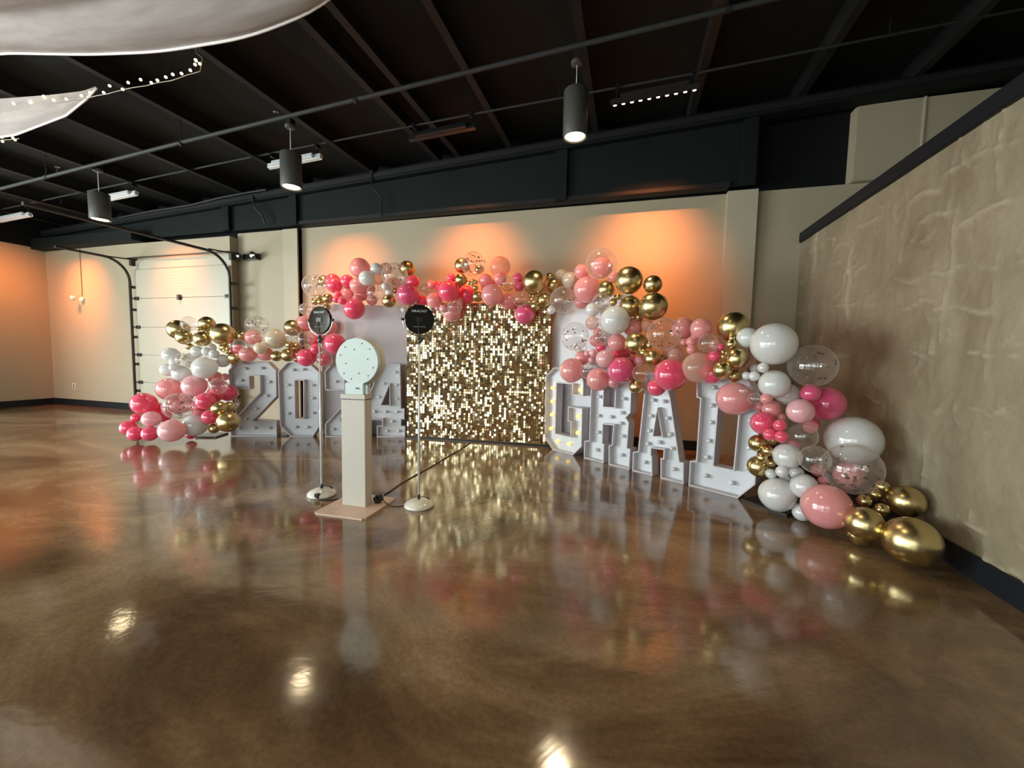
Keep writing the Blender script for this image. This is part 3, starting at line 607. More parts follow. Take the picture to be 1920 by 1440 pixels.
for i in range(nx):
    run = 0
    for j in range(nz):
        cx = (i+.5)*L_/nx; cz = .035+(j+.5)*(SHH-.04)/nz; hw = L_/nx*.46; hh = (SHH-.04)/nz*.47
        if rng.rand() < .82: rx_, rz_ = rng.randn()*14, rng.randn()*14
        elif j == 0: rx_, rz_ = 0, 0
        rxr, rzr = math.radians(rx_+4), math.radians(rz_+band[i]*.5)
        R_ = Matrix.Rotation(rzr, 3, 'Z') @ Matrix.Rotation(rxr, 3, 'X'); k0 = len(vs)
        for q in range(8):
            a = PI/8+q*PI/4; lx, lz = hw*max(-1, min(1, 1.18*math.cos(a))), hh*max(-1, min(1, 1.18*math.sin(a)))
            p = R_ @ Vector((lx, 0, lz)); vs.append(MS @ Vector((cx+p.x, -.004+p.y, cz+p.z)))
        fs.append(tuple(range(k0, k0+8)))
me = bpy.data.meshes.new('sequins'); me.from_pydata([tuple(v) for v in vs], [], fs); me.materials.append(m_seq)
o = link(bpy.data.objects.new('sequins', me)); o.parent = t; o.matrix_parent_inverse = t.matrix_basis.inverted(); o['kind'] = 'stuff'
# black foot boards
def footboard(pts, label):
    bm = bmesh.new(); lo = [bm.verts.new((x, y, .002)) for x, y in pts]; hi = [bm.verts.new((x, y, .022)) for x, y in pts]
    bm.faces.new(lo[::-1]); bm.faces.new(hi); n = len(pts)
    for i in range(n): bm.faces.new((lo[i], lo[(i+1) % n], hi[(i+1) % n], hi[i]))
    t = thing('foot_plate', (pts[0][0], pts[0][1], 0), label, 'base plate'); part('plate', bm, m_foot, t)
    p0, p1 = pts[0], pts[1]; bm = bmesh.new(); tube(bm, [(p0[0], p0[1], .02), (p1[0], p1[1], .02)], .006, 6); part('edge_strip', bm, m_chrome, t)
footboard([(1.06, 4.13), (1.33, 3.83), (1.75, 4.22), (1.48, 4.50)], 'black foot plate with metal edge right of the letter D')
footboard([(-6.12, 4.42), (-5.84, 4.52), (-5.95, 4.80), (-6.22, 4.70)], 'black foot plate between the left garland leg and digit two')
footboard([(-5.10, 4.95), (-5.00, 4.985), (-5.06, 5.16), (-5.30, 5.08)], 'small black foot plate between digit two and digit zero')
# ================================================================ kiosk and ring lights
k = thing('photo_kiosk', (-2.18, 2.9, 0), 'pale photo booth kiosk with round white head on a square column', 'kiosk')
bm = bmesh.new(); q = [(-2.40, 2.632), (-1.935, 2.650), (-1.958, 3.148), (-2.42, 3.13)]
lo = [bm.verts.new((x, y, 0)) for x, y in q]; hi = [bm.verts.new((x, y, .014)) for x, y in q]; bm.faces.new(lo[::-1]); bm.faces.new(hi)
for i in range(4): bm.faces.new((lo[i], lo[(i+1) % 4], hi[(i+1) % 4], hi[i]))
bmesh.ops.bevel(bm, geom=[e for e in bm.edges if abs(e.verts[0].co.z-e.verts[1].co.z) > .01], offset=.02, segments=3, affect='EDGES')
part('base_plate', bm, m_plate, k)
MK = frame((-2.296, 2.849, .014), (.224, .012, 0))
part('column', bevbox(0, .224, 0, .10, 0, .905, .004, MK), m_kiosk, k)
part('column_lip', bevbox(-.004, .228, -.006, .104, .912, .948, .004, MK), m_kiosk, k)
part('lip_gap', B(.006, .218, .004, .096, .904, .913, M=MK), m_rail, k)
neck = part('neck_box', bevbox(.03, .205, .01, .085, .948, 1.045, .006, MK), m_kwhite, k)
part('switch', bevbox(.135, .165, .004, .011, .995, 1.007, .002, MK), m_black, neck)
part('hinge_block', bevbox(.205, .232, .03, .08, .95, 1.03, .004, MK), m_kwhite, k)
hn = Vector((.10, -1, 0)).normalized(); MH = nframe((-2.158, 2.875, 1.238), hn)
bm = bmesh.new(); lathe(bm, [(.188, -.055), (.193, -.05), (.193, -.004), (.188, 0)], 56, MH); hd = part('round_head', bm, m_kwhite, k, True)
for p in hd.data.polygons: p.use_smooth = len(p.vertices) == 4
bm = bmesh.new(); lathe(bm, [(.180, -.11), (.202, -.105), (.204, -.068), (.190, -.058)], 56, MH); part('ring_diffuser', bm, P('ring_diffuser_acrylic', (.72, .66, .58), .3, noise=.02), k, True)
for i in range(12):
    a = 2*PI*i/12+.2; rr_ = .155 if i % 3 else .10; Mx = MH @ Matrix.Translation((rr_*math.cos(a), rr_*math.sin(a), 0)); bm = bmesh.new(); lathe(bm, [(.006, 0), (.005, .003)], 8, Mx); part('screw', bm, m_rail, hd)
t = thing('power_adapter', (-2.035, 2.985, .014), 'black power adapter on the kiosk base plate behind the column', 'adapter')
part('body', bevbox(-2.075, -2.0, 2.95, 3.03, .014, .085, .02), m_black, t)
bm = bmesh.new(); tube(bm, [(-2.03, 3.03, .06), (-2.04, 3.07, .05)], .010, 8); part('strain_relief', bm, m_black, t)
def smooth_path(pts, n=8):
    out = []; P_ = [Vector(p) for p in pts]; P_ = [P_[0]]+P_+[P_[-1]]
    for i in range(1, len(P_)-2):
        for k_ in range(n):
            s = k_/n; a, b_, c, d = P_[i-1], P_[i], P_[i+1], P_[i+2]
            out.append(.5*((2*b_)+(c-a)*s+(2*a-5*b_+4*c-d)*s*s+(3*b_-a-3*c+d)*s**3))
    out.append(P_[-1]); return out
bm = bmesh.new(); tube(bm, smooth_path([(-2.04, 3.07, .05), (-2.11, 3.13, .010), (-2.12, 3.3, .006), (-2.14, 3.5, .006), (-2.15, 3.8, .006), (-2.145, 4.1, .006), (-2.16, 4.6, .006), (-2.17, 5.1, .006), (-2.19, 5.52, .006)]), .006, 8)
tag(mo('power_cable', bm, m_cable, None, True), 'long black cable on the floor from the kiosk to the sequin wall', 'cable')
bm = bmesh.new(); tube(bm, smooth_path([(-2.0, 3.0, .04), (-1.96, 2.99, .02), (-1.90, 2.98, .006), (-1.84, 2.99, .005), (-1.80, 3.03, .005)]), .004, 6)
tag(mo('power_cable', bm, m_cable, None, True), 'short thin black cable from the kiosk to the right ring light', 'cable')
bm = bmesh.new(); tube(bm, smooth_path([(-2.60, 2.93, .03), (-2.58, 2.90, .005), (-2.50, 2.93, .004), (-2.42, 3.0, .004), (-2.30, 3.2, .004)]), .004, 6)
tag(mo('power_cable', bm, m_cable, None, True), 'short thin black cable running from the left ring light base', 'cable')
def text(body, size, M, mat, parent, name='lettering', sx=1.0):
    c = bpy.data.curves.new(name, 'FONT'); c.body = body; c.size = size; c.align_x = 'CENTER'; c.align_y = 'CENTER'; c.extrude = .0006; c.space_character = 1.05
    c.materials.append(mat); to = bpy.data.objects.new('tmp', c); S.collection.objects.link(to)
    dg = bpy.context.evaluated_depsgraph_get(); me = bpy.data.meshes.new_from_object(to.evaluated_get(dg)); bpy.data.objects.remove(to)
    me.transform(M @ Matrix.Diagonal((sx, 1, 1, 1))); me.materials.clear(); me.materials.append(mat)
    o = link(bpy.data.objects.new(name, me)); o.parent = parent; return o
def ring_light(x, y, n, zc, label, plug):
    t = thing('ring_light_stand', (x, y, 0), label, 'ring light', 'ring lights on stands')
    bm = bmesh.new(); lathe(bm, [(.118, 0), (.126, .008), (.124, .022), (.105, .042), (.065, .058), (.02, .064)], 40, Matrix.Translation((x, y, 0))); bs = part('base', bm, m_baseE, t, True)
    for i in range(10):
        a = math.radians(40+100*(i/9)) + (PI*.0); Mx = Matrix.Translation((x, y, 0)) @ Matrix.Rotation(a, 4, 'Z')
        bm = bmesh.new(); box(bm, .075, .092, -.0025, .0025, .049, .0575, Mx); part('vent_slot', bm, m_rail, bs)
    if plug: part('plug', bevbox(x+.02, x+.06, y-.12, y-.085, .012, .052, .004), m_black, t)
    bm = bmesh.new(); lathe(bm, [(.013, .055), (.013, .10), (.009, .11)], 12, Matrix.Translation((x, y, 0))); part('pole_collar', bm, m_black, t, True)
    zt = zc-.17; bm = bmesh.new(); lathe(bm, [(.0105, .10), (.0105, .78), (.008, .79), (.008, zt)], 14, Matrix.Translation((x, y, 0))); part('pole', bm, m_alu, t, True)
    bm = bmesh.new(); lathe(bm, [(.013, zt-.03), (.016, zt-.02), (.016, zt+.01), (.010, zt+.02)], 12, Matrix.Translation((x, y, 0))); tube(bm, [(x, y, zt), (x+.035, y-.01, zt)], .010, 8); part('clamp_knob', bm, m_black, t, True)
    Mr = nframe((x, y, zc), n)
    bm = bmesh.new(); lathe(bm, [(.114, -.030), (.122, -.022), (.122, -.004), (.117, 0)], 48, Mr); d = part('light_head', bm, m_disc, t)
    for p in d.data.polygons: p.use_smooth = len(p.vertices) == 4
    bm = bmesh.new(); lathe(bm, [(.118, -.034), (.119, -.031), (.08, -.031), (.078, -.034)], 48, Mr, cap=False); part('diffuser_ring', bm, m_white, d)
    bm = bmesh.new(); pts = [Mr @ Vector((.137*math.cos(a), .137*math.sin(a), -.014)) for a in [PI+PI*i/24 for i in range(25)]]; tube(bm, pts, .0045, 8); part('yoke', bm, m_chrome, t, True)
    for s in (-1, 1):
        bm = bmesh.new(); tube(bm, [Mr @ Vector((s*.122, 0, -.014)), Mr @ Vector((s*.150, 0, -.014))], .009, 8); part('yoke_knob', bm, m_black, t, True)
    bm = bmesh.new(); tube(bm, [Mr @ Vector((0, -.135, -.014)), (x, y, zt+.01)], .010, 8); part('yoke_post', bm, m_black, t, True)
    bm = bmesh.new(); tube(bm, smooth_path([Mr @ Vector((-.005, -.01, .006)), Mr @ Vector((-.008, -.06, .010)), Mr @ Vector((-.004, -.11, .012)), Mr @ Vector((.004, -.15, .010)), Mr @ Vector((.01, -.19, .004))]), .003, 6); part('cord', bm, m_cable, t)
    part('socket_block', bevbox(-.030, .028, -.018, .020, 0, .006, .002, Mr), m_black, d)
    text('DRACAST', .026, t.matrix_basis.inverted() @ Mr @ Matrix.Translation((0, .068, .0015)), m_textw, t, 'lettering', 1.05)
    text('DRCRL-JP-A600D', .0125, t.matrix_basis.inverted() @ Mr @ Matrix.Translation((0, -.060, .0015)), m_textg, t, 'lettering', 1.0)
ring_light(-2.655, 3.023, (-.064, -.997, .02), 1.592, 'left ring light on a thin white stand, black back turned sideways', True)
ring_light(-1.684, 3.06, (.42, -.90, 0.0), 1.595, 'right ring light on a thin white stand in front of sequin wall', False)
# ================================================================ balloons
BALLOONS = [
(-6.542,4.035,0.530,0.155,'H',"large hot pink balloon at the foot of the left garland leg"),
(-6.588,4.238,0.420,0.104,'H',"mid-sized hot pink balloon at the foot of the left garland leg, fourth from left"),
(-6.337,3.988,0.329,0.110,'L',"mid-sized pale pink balloon at the foot of the left garland leg"),
(-6.647,3.994,0.326,0.059,'H',"small hot pink balloon at the foot of the left garland leg, leftmost"),
(-6.698,3.931,0.193,0.103,'H',"mid-sized hot pink balloon at the foot of the left garland leg, leftmost"),
(-6.496,3.894,0.128,0.101,'H',"mid-sized hot pink balloon at the foot of the left garland leg, second from left"),
(-6.319,3.954,0.130,0.101,'H',"mid-sized hot pink balloon at the foot of the left garland leg, third from left"),
(-6.387,4.271,0.722,0.163,'P',"large coral pink balloon midway up the left garland leg"),
(-5.941,4.295,0.783,0.153,'L',"large pale pink balloon midway up the left garland leg"),
(-6.057,4.152,0.504,0.185,'C',"large clear gold-confetti balloon at the foot of the left garland leg"),
(-5.872,3.928,0.209,0.151,'L',"large pale pink balloon at the foot of the left garland leg"),
(-5.828,4.201,0.242,0.155,'W',"large milky white balloon at the foot of the left garland leg"),
(-6.019,4.282,0.079,0.067,'H',"small hot pink balloon at the foot of the left garland leg, rightmost"),
(-5.640,4.218,0.590,0.116,'H',"mid-sized hot pink balloon at the foot of the left garland leg, seventh from left"),
(-6.052,4.442,0.451,0.112,'H',"mid-sized hot pink balloon at the foot of the left garland leg, sixth from left"),
(-5.637,4.276,0.356,0.103,'H',"mid-sized hot pink balloon at the foot of the left garland leg, eighth from left"),
(-5.544,4.342,0.795,0.112,'C',"mid-sized clear gold-confetti balloon midway up the left garland leg, rightmost"),
(-5.656,4.574,0.675,0.123,'H',"mid-sized hot pink balloon at the foot of the left garland leg, rightmost"),
(-5.681,4.400,0.662,0.109,'H',"mid-sized hot pink balloon at the foot of the left garland leg, ninth from left"),
(-5.874,4.558,0.894,0.094,'P',"mid-sized coral pink balloon midway up the left garland leg"),
(-5.782,4.332,1.047,0.156,'W',"large milky white balloon midway up the left garland leg"),
(-6.270,4.357,0.949,0.118,'W',"mid-sized milky white balloon midway up the left garland leg, third from left"),
(-6.575,4.375,0.994,0.096,'W',"mid-sized milky white balloon midway up the left garland leg, leftmost"),
(-6.423,4.331,1.213,0.111,'W',"mid-sized milky white balloon midway up the left garland leg, second from left"),
(-6.300,4.293,1.114,0.067,'W',"small milky white balloon midway up the left garland leg, second from left"),
(-6.147,4.313,1.148,0.102,'C',"mid-sized clear gold-confetti balloon midway up the left garland leg, leftmost"),
(-6.071,4.451,1.274,0.086,'W',"small milky white balloon midway up the left garland leg, third from left"),
(-5.851,4.424,1.277,0.063,'W',"small milky white balloon midway up the left garland leg, fourth from left"),
(-5.743,4.450,1.244,0.063,'W',"small milky white balloon midway up the left garland leg, rightmost"),
(-5.734,4.569,1.145,0.097,'W',"mid-sized milky white balloon midway up the left garland leg, rightmost"),
(-5.975,4.596,1.339,0.062,'W',"small milky white balloon midway up the left garland leg, fifth from left"),
(-6.242,4.235,1.042,0.052,'W',"small milky white balloon midway up the left garland leg, leftmost"),
(-6.416,4.441,1.592,0.141,'G',"mid-sized shiny gold balloon atop the left garland leg, leftmost"),
(-6.127,4.319,1.476,0.105,'G',"mid-sized shiny gold balloon atop the left garland leg, second from left"),
(-6.054,4.345,1.668,0.105,'K',"mid-sized clear see-through balloon atop the left garland leg"),
(-5.994,4.554,1.684,0.108,'G',"mid-sized shiny gold balloon atop the left garland leg, rightmost"),
(-5.895,4.401,1.458,0.109,'G',"mid-sized shiny gold balloon atop the left garland leg, third from left"),
(-5.628,4.497,1.531,0.158,'G',"large shiny gold balloon atop the left garland leg"),
(-5.474,4.663,1.514,0.075,'G',"small shiny gold balloon on the garland above digits 2 and 0, leftmost"),
(-5.802,4.658,1.339,0.069,'G',"small shiny gold balloon midway up the left garland leg, rightmost"),
(-5.615,4.515,1.295,0.032,'G',"tiny shiny gold balloon midway up the left garland leg, leftmost"),
(-5.566,4.523,1.322,0.030,'G',"tiny shiny gold balloon midway up the left garland leg, rightmost"),
(-5.561,4.505,1.273,0.028,'G',"tiny shiny gold balloon midway up the left garland leg, second from left"),
(-5.554,4.623,1.190,0.104,'G',"mid-sized shiny gold balloon on the garland above digits 2 and 0, leftmost"),
(-6.270,4.492,1.344,0.051,'G',"small shiny gold balloon midway up the left garland leg, leftmost"),
(-6.003,4.452,1.606,0.036,'G',"tiny shiny gold balloon atop the left garland leg, leftmost"),
(-5.953,4.471,1.567,0.039,'G',"tiny shiny gold balloon atop the left garland leg, second from left"),
(-5.892,4.486,1.556,0.032,'G',"tiny shiny gold balloon atop the left garland leg, rightmost"),
(-5.324,4.503,1.363,0.094,'K',"mid-sized clear see-through balloon on the garland above digits 2 and 0"),
(-5.523,4.640,1.307,0.090,'H',"mid-sized hot pink balloon on the garland above digits 2 and 0"),
(-5.337,4.796,1.671,0.153,'C',"large clear gold-confetti balloon on the garland above digits 2 and 0"),
(-5.251,4.657,1.497,0.110,'P',"mid-sized coral pink balloon on the garland above digits 2 and 0, second from left"),
(-5.090,4.578,1.517,0.073,'C',"small clear gold-confetti balloon on the garland above digits 2 and 0"),
(-5.054,4.591,1.339,0.087,'I',"mid-sized ivory balloon on the garland above digits 2 and 0"),
(-5.352,4.648,1.247,0.114,'P',"mid-sized coral pink balloon on the garland above digits 2 and 0, leftmost"),
(-5.161,4.774,1.260,0.108,'P',"mid-sized coral pink balloon on the garland above digits 2 and 0, rightmost"),
(-4.951,4.756,1.481,0.149,'I',"large ivory balloon on the garland above digits 2 and 0"),
(-4.951,5.080,1.658,0.127,'G',"mid-sized shiny gold balloon on the garland above digits 2 and 0, rightmost"),
(-4.735,4.834,1.532,0.107,'C',"mid-sized clear gold-confetti balloon on the garland above digits 2 and 0"),
(-4.927,4.747,1.229,0.078,'G',"small shiny gold balloon on the garland above digits 2 and 0, second from left"),
(-4.770,4.799,1.246,0.098,'G',"mid-sized shiny gold balloon on the garland above digits 2 and 0, second from left"),
(-4.749,4.923,1.356,0.083,'G',"small shiny gold balloon on the garland above digits 2 and 0, fourth from left"),
(-4.725,4.782,1.395,0.053,'G',"small shiny gold balloon on the garland above digits 2 and 0, third from left"),
(-4.803,5.010,1.191,0.059,'G',"small shiny gold balloon on the garland above digits 2 and 0, rightmost"),
(-4.953,5.316,1.741,0.128,'P',"mid-sized coral pink balloon behind the left ring light, leftmost"),
(-4.546,4.891,1.482,0.114,'C',"mid-sized clear gold-confetti balloon behind the left ring light"),
(-4.626,5.181,1.525,0.124,'P',"mid-sized coral pink balloon behind the left ring light, third from left"),
(-4.433,5.260,1.680,0.113,'P',"mid-sized coral pink balloon behind the left ring light, rightmost"),
(-4.149,5.038,1.420,0.158,'H',"large hot pink balloon behind the left ring light, leftmost"),
(-4.539,4.896,1.215,0.133,'H',"mid-sized hot pink balloon behind the left ring light, leftmost"),
(-4.396,4.925,1.343,0.079,'H',"small hot pink balloon behind the left ring light, second from left"),
(-4.291,4.973,1.193,0.111,'K',"mid-sized clear see-through balloon behind the left ring light, rightmost"),
(-4.359,5.047,1.186,0.098,'H',"mid-sized hot pink balloon behind the left ring light, rightmost"),
(-4.544,5.050,1.447,0.066,'H',"small hot pink balloon behind the left ring light, leftmost"),
(-4.798,5.180,1.954,0.094,'K',"mid-sized clear see-through balloon behind the left ring light, leftmost"),
(-4.801,5.359,1.897,0.120,'S',"mid-sized blush translucent balloon behind the left ring light"),
(-5.624,4.604,0.506,0.091,'C',"mid-sized clear gold-confetti balloon at the foot of the left garland leg"),
(-5.496,4.457,0.484,0.077,'G',"small shiny gold balloon at the foot of the left garland leg, rightmost"),
(-5.488,4.293,0.492,0.099,'G',"mid-sized shiny gold balloon at the foot of the left garland leg"),
(-5.360,4.321,0.300,0.144,'G',"large shiny gold balloon at the foot of the left garland leg"),
(-5.616,4.315,0.190,0.069,'G',"small shiny gold balloon at the foot of the left garland leg, leftmost"),
(-6.204,4.367,0.614,0.089,'P',"mid-sized coral pink balloon at the foot of the left garland leg, leftmost"),
(-6.435,4.438,0.486,0.157,'P',"large coral pink balloon at the foot of the left garland leg"),
(-5.931,4.663,0.720,0.137,'H',"mid-sized hot pink balloon midway up the left garland leg"),
(-6.347,4.576,1.136,0.118,'W',"mid-sized milky white balloon midway up the left garland leg, fourth from left"),
(-6.168,4.582,0.428,0.093,'P',"mid-sized coral pink balloon at the foot of the left garland leg, rightmost"),
(-5.749,4.610,0.905,0.054,'P',"small coral pink balloon midway up the left garland leg"),
(-5.951,4.346,0.344,0.088,'P',"mid-sized coral pink balloon at the foot of the left garland leg, second from left"),
(-6.410,4.198,0.337,0.088,'H',"mid-sized hot pink balloon at the foot of the left garland leg, fifth from left"),
(-4.648,5.202,2.308,0.178,'C',"large clear gold-confetti balloon at the arch's upper left end"),
(-4.662,5.427,2.413,0.092,'G',"small shiny gold balloon at the arch's upper left end"),
(-4.482,5.404,2.415,0.107,'H',"mid-sized hot pink balloon at the arch's upper left end, leftmost"),
(-4.353,5.281,2.317,0.116,'H',"mid-sized hot pink balloon at the arch's upper left end, second from left"),
(-4.158,5.330,2.380,0.101,'H',"mid-sized hot pink balloon at the arch's upper left end, rightmost"),
(-4.005,5.431,2.593,0.155,'P',"mid-sized coral pink balloon on the arch just left of the sequin wall, second from left"),
(-3.933,5.284,2.302,0.122,'P',"mid-sized coral pink balloon on the arch just left of the sequin wall, leftmost"),
(-4.260,5.241,2.177,0.049,'H',"small hot pink balloon at the arch's upper left end"),
(-4.252,5.200,2.093,0.054,'H',"small hot pink balloon behind the left ring light, third from left"),
(-4.061,5.090,2.055,0.059,'H',"small hot pink balloon behind the left ring light, rightmost"),
(-4.183,5.353,2.197,0.100,'P',"mid-sized coral pink balloon at the arch's upper left end"),
(-3.965,5.231,1.951,0.160,'H',"large hot pink balloon behind the left ring light, rightmost"),
(-3.747,5.233,2.396,0.112,'W',"mid-sized milky white balloon on the arch just left of the sequin wall, leftmost"),
(-3.651,5.333,2.547,0.088,'W',"mid-sized milky white balloon on the arch just left of the sequin wall, rightmost"),
(-3.714,5.453,2.435,0.104,'S',"mid-sized blush translucent balloon on the arch just left of the sequin wall, leftmost"),
(-3.324,5.305,2.434,0.187,'C',"large clear gold-confetti balloon on the arch just left of the sequin wall"),
(-3.584,5.483,2.575,0.094,'S',"mid-sized blush translucent balloon on the arch just left of the sequin wall, second from left"),
(-3.254,5.541,2.575,0.123,'G',"mid-sized shiny gold balloon on the arch just left of the sequin wall, rightmost"),
(-3.630,5.271,2.190,0.121,'C',"mid-sized clear gold-confetti balloon on the arch just left of the sequin wall"),
(-3.416,5.205,2.264,0.054,'W',"small milky white balloon on the arch just left of the sequin wall, leftmost"),
(-3.417,5.309,2.191,0.057,'W',"small milky white balloon on the arch just left of the sequin wall, second from left"),
(-3.388,5.259,2.060,0.100,'G',"mid-sized shiny gold balloon on the arch just left of the sequin wall, leftmost"),
(-3.360,5.379,2.228,0.044,'G',"tiny shiny gold balloon on the arch just left of the sequin wall"),
(-3.096,5.287,2.153,0.160,'M',"large deep magenta pink balloon on the arch just left of the sequin wall"),
(-3.088,5.411,2.356,0.101,'H',"mid-sized hot pink balloon on the arch over the sequin wall's left half, leftmost"),
(-2.864,5.419,2.256,0.111,'C',"mid-sized clear gold-confetti balloon on the arch over the sequin wall's left half, leftmost"),
(-2.876,5.562,2.336,0.070,'P',"small coral pink balloon on the arch over the sequin wall's left half, leftmost"),
(-2.700,5.336,2.069,0.114,'P',"mid-sized coral pink balloon on the arch over the sequin wall's left half, leftmost"),
(-2.969,5.463,2.085,0.085,'H',"small hot pink balloon on the arch over the sequin wall's left half, leftmost"),
(-4.709,5.278,2.079,0.056,'G',"small shiny gold balloon behind the left ring light, leftmost"),
(-4.562,5.229,2.068,0.050,'G',"small shiny gold balloon behind the left ring light, second from left"),
(-4.426,5.224,2.111,0.078,'G',"small shiny gold balloon behind the left ring light, rightmost"),
(-4.480,5.265,1.985,0.057,'G',"small shiny gold balloon behind the left ring light, third from left"),
(-4.552,5.187,2.134,0.038,'G',"tiny shiny gold balloon behind the left ring light"),
(-4.693,5.063,1.933,0.087,'K',"small clear see-through balloon behind the left ring light"),
(-4.761,5.117,1.743,0.107,'P',"mid-sized coral pink balloon behind the left ring light, second from left"),
(-4.003,5.479,2.200,0.099,'P',"mid-sized coral pink balloon on the arch just left of the sequin wall, third from left"),
(-3.269,5.478,1.959,0.053,'W',"small milky white balloon on the arch just left of the sequin wall, rightmost"),
(-4.005,5.358,2.112,0.071,'P',"small coral pink balloon on the arch just left of the sequin wall, leftmost"),
(-4.002,5.626,2.318,0.111,'P',"mid-sized coral pink balloon on the arch just left of the sequin wall, rightmost"),
(-3.497,5.556,2.353,0.107,'S',"mid-sized blush translucent balloon on the arch just left of the sequin wall, rightmost"),
(-3.805,5.443,2.108,0.083,'P',"small coral pink balloon on the arch just left of the sequin wall, rightmost"),
(-2.092,5.302,2.546,0.171,'C',"large clear gold-confetti balloon on the arch over the sequin wall's left half"),
(-2.361,5.537,2.585,0.112,'G',"mid-sized shiny gold balloon on the arch over the sequin wall's left half, rightmost"),
(-2.085,5.515,2.515,0.066,'G',"small shiny gold balloon on the arch over the sequin wall's left half, rightmost"),
(-2.296,5.348,2.348,0.087,'G',"mid-sized shiny gold balloon on the arch over the sequin wall's left half, leftmost"),
(-2.138,5.264,2.288,0.028,'G',"tiny shiny gold balloon on the arch over the sequin wall's left half, leftmost"),
(-2.092,5.258,2.273,0.026,'G',"tiny shiny gold balloon on the arch over the sequin wall's left half, second from left"),
(-2.085,5.379,2.317,0.033,'G',"tiny shiny gold balloon on the arch over the sequin wall's left half, rightmost"),
(-2.114,5.340,2.332,0.024,'G',"tiny shiny gold balloon on the arch over the sequin wall's left half, third from left"),
(-2.084,5.360,2.234,0.041,'G',"tiny shiny gold balloon on the arch over the sequin wall's left half, fourth from left"),
(-2.089,5.457,2.130,0.079,'G',"small shiny gold balloon on the arch over the sequin wall's left half, leftmost"),
(-1.798,5.579,2.555,0.148,'S',"large blush translucent balloon on the arch over the sequin wall's right half"),
(-2.476,5.338,2.191,0.154,'H',"large hot pink balloon on the arch over the sequin wall's left half"),
(-2.678,5.434,2.283,0.079,'H',"small hot pink balloon on the arch over the sequin wall's left half, second from left"),
(-2.528,5.526,2.412,0.070,'H',"small hot pink balloon on the arch over the sequin wall's left half, rightmost"),
(-2.748,5.336,2.296,0.053,'P',"small coral pink balloon on the arch over the sequin wall's left half, second from left"),
(-2.645,5.317,1.950,0.031,'L',"tiny pale pink balloon on the arch over the sequin wall's left half"),
(-2.550,5.320,1.946,0.057,'L',"small pale pink balloon on the arch over the sequin wall's left half"),
(-2.372,5.310,1.969,0.104,'C',"mid-sized clear gold-confetti balloon on the arch over the sequin wall's left half, rightmost"),
(-2.483,5.464,1.905,0.133,'P',"mid-sized coral pink balloon on the arch over the sequin wall's left half, rightmost"),
(-2.297,5.578,2.179,0.134,'H',"mid-sized hot pink balloon on the arch over the sequin wall's left half, rightmost"),
(-1.962,5.443,2.346,0.096,'P',"mid-sized coral pink balloon on the arch over the sequin wall's right half, leftmost"),
(-1.763,5.472,2.366,0.091,'P',"mid-sized coral pink balloon on the arch over the sequin wall's right half, third from left"),
(-1.626,5.387,2.282,0.106,'C',"mid-sized clear gold-confetti balloon on the arch over the sequin wall's right half"),
(-1.517,5.507,2.375,0.073,'M',"small deep magenta pink balloon on the arch over the sequin wall's right half, leftmost"),
(-1.490,5.479,2.253,0.067,'M',"small deep magenta pink balloon on the arch over the sequin wall's right half, rightmost"),
(-1.810,5.278,2.117,0.150,'P',"large coral pink balloon on the arch over the sequin wall's right half"),
(-1.650,5.484,2.055,0.117,'P',"mid-sized coral pink balloon on the arch over the sequin wall's right half, rightmost"),
(-1.440,5.397,2.072,0.110,'K',"mid-sized clear see-through balloon on the arch over the sequin wall's right half"),
(-1.410,5.522,1.879,0.143,'M',"large deep magenta pink balloon on the arch over the sequin wall's right half"),
(-1.257,5.408,2.295,0.165,'G',"large shiny gold balloon on the arch over the sequin wall's right half"),
(-1.099,5.680,2.404,0.067,'G',"small shiny gold balloon on the arch above the right panel"),
(-1.031,5.607,2.283,0.105,'G',"mid-sized shiny gold balloon on the arch above the right panel, leftmost"),
(-1.307,5.405,2.117,0.025,'G',"tiny shiny gold balloon on the arch over the sequin wall's right half, second from left"),
(-1.262,5.408,2.109,0.025,'G',"tiny shiny gold balloon on the arch over the sequin wall's right half, fourth from left"),
(-1.259,5.309,2.054,0.023,'G',"tiny shiny gold balloon on the arch over the sequin wall's right half, third from left"),
(-1.308,5.405,2.034,0.025,'G',"tiny shiny gold balloon on the arch over the sequin wall's right half, leftmost"),
(-1.226,5.309,2.020,0.029,'G',"tiny shiny gold balloon on the arch over the sequin wall's right half, fifth from left"),
(-1.216,5.410,2.085,0.021,'G',"tiny shiny gold balloon on the arch over the sequin wall's right half, rightmost"),
(-1.257,5.496,1.989,0.070,'G',"small shiny gold balloon on the arch over the sequin wall's right half"),
(-1.126,5.471,2.063,0.097,'G',"mid-sized shiny gold balloon on the arch over the sequin wall's right half"),
(-2.373,5.460,2.064,0.067,'P',"small coral pink balloon on the arch over the sequin wall's left half, rightmost"),
(-2.464,5.665,2.264,0.093,'H',"mid-sized hot pink balloon on the arch over the sequin wall's left half, second from left"),
(-2.023,5.665,2.286,0.091,'P',"mid-sized coral pink balloon on the arch over the sequin wall's right half, second from left"),
(-1.911,5.581,2.325,0.067,'P',"small coral pink balloon on the arch over the sequin wall's right half"),
(-0.937,5.722,2.425,0.099,'I',"mid-sized ivory balloon on the arch above the right panel, leftmost"),
(-0.800,5.541,2.333,0.110,'I',"mid-sized ivory balloon on the arch above the right panel, rightmost"),
(-0.628,5.426,2.416,0.100,'P',"mid-sized coral pink balloon on the arch above the right panel, rightmost"),
(-0.358,5.081,2.428,0.189,'K',"large clear see-through balloon on the arch above the right panel"),
(-0.370,5.381,2.448,0.139,'P',"large coral pink balloon on the arch above the right panel, rightmost"),
(-0.209,5.191,2.285,0.067,'P',"small coral pink balloon in the gold cluster right of the arch peak"),
(-0.545,5.312,2.161,0.170,'P',"large coral pink balloon on the arch above the right panel, leftmost"),
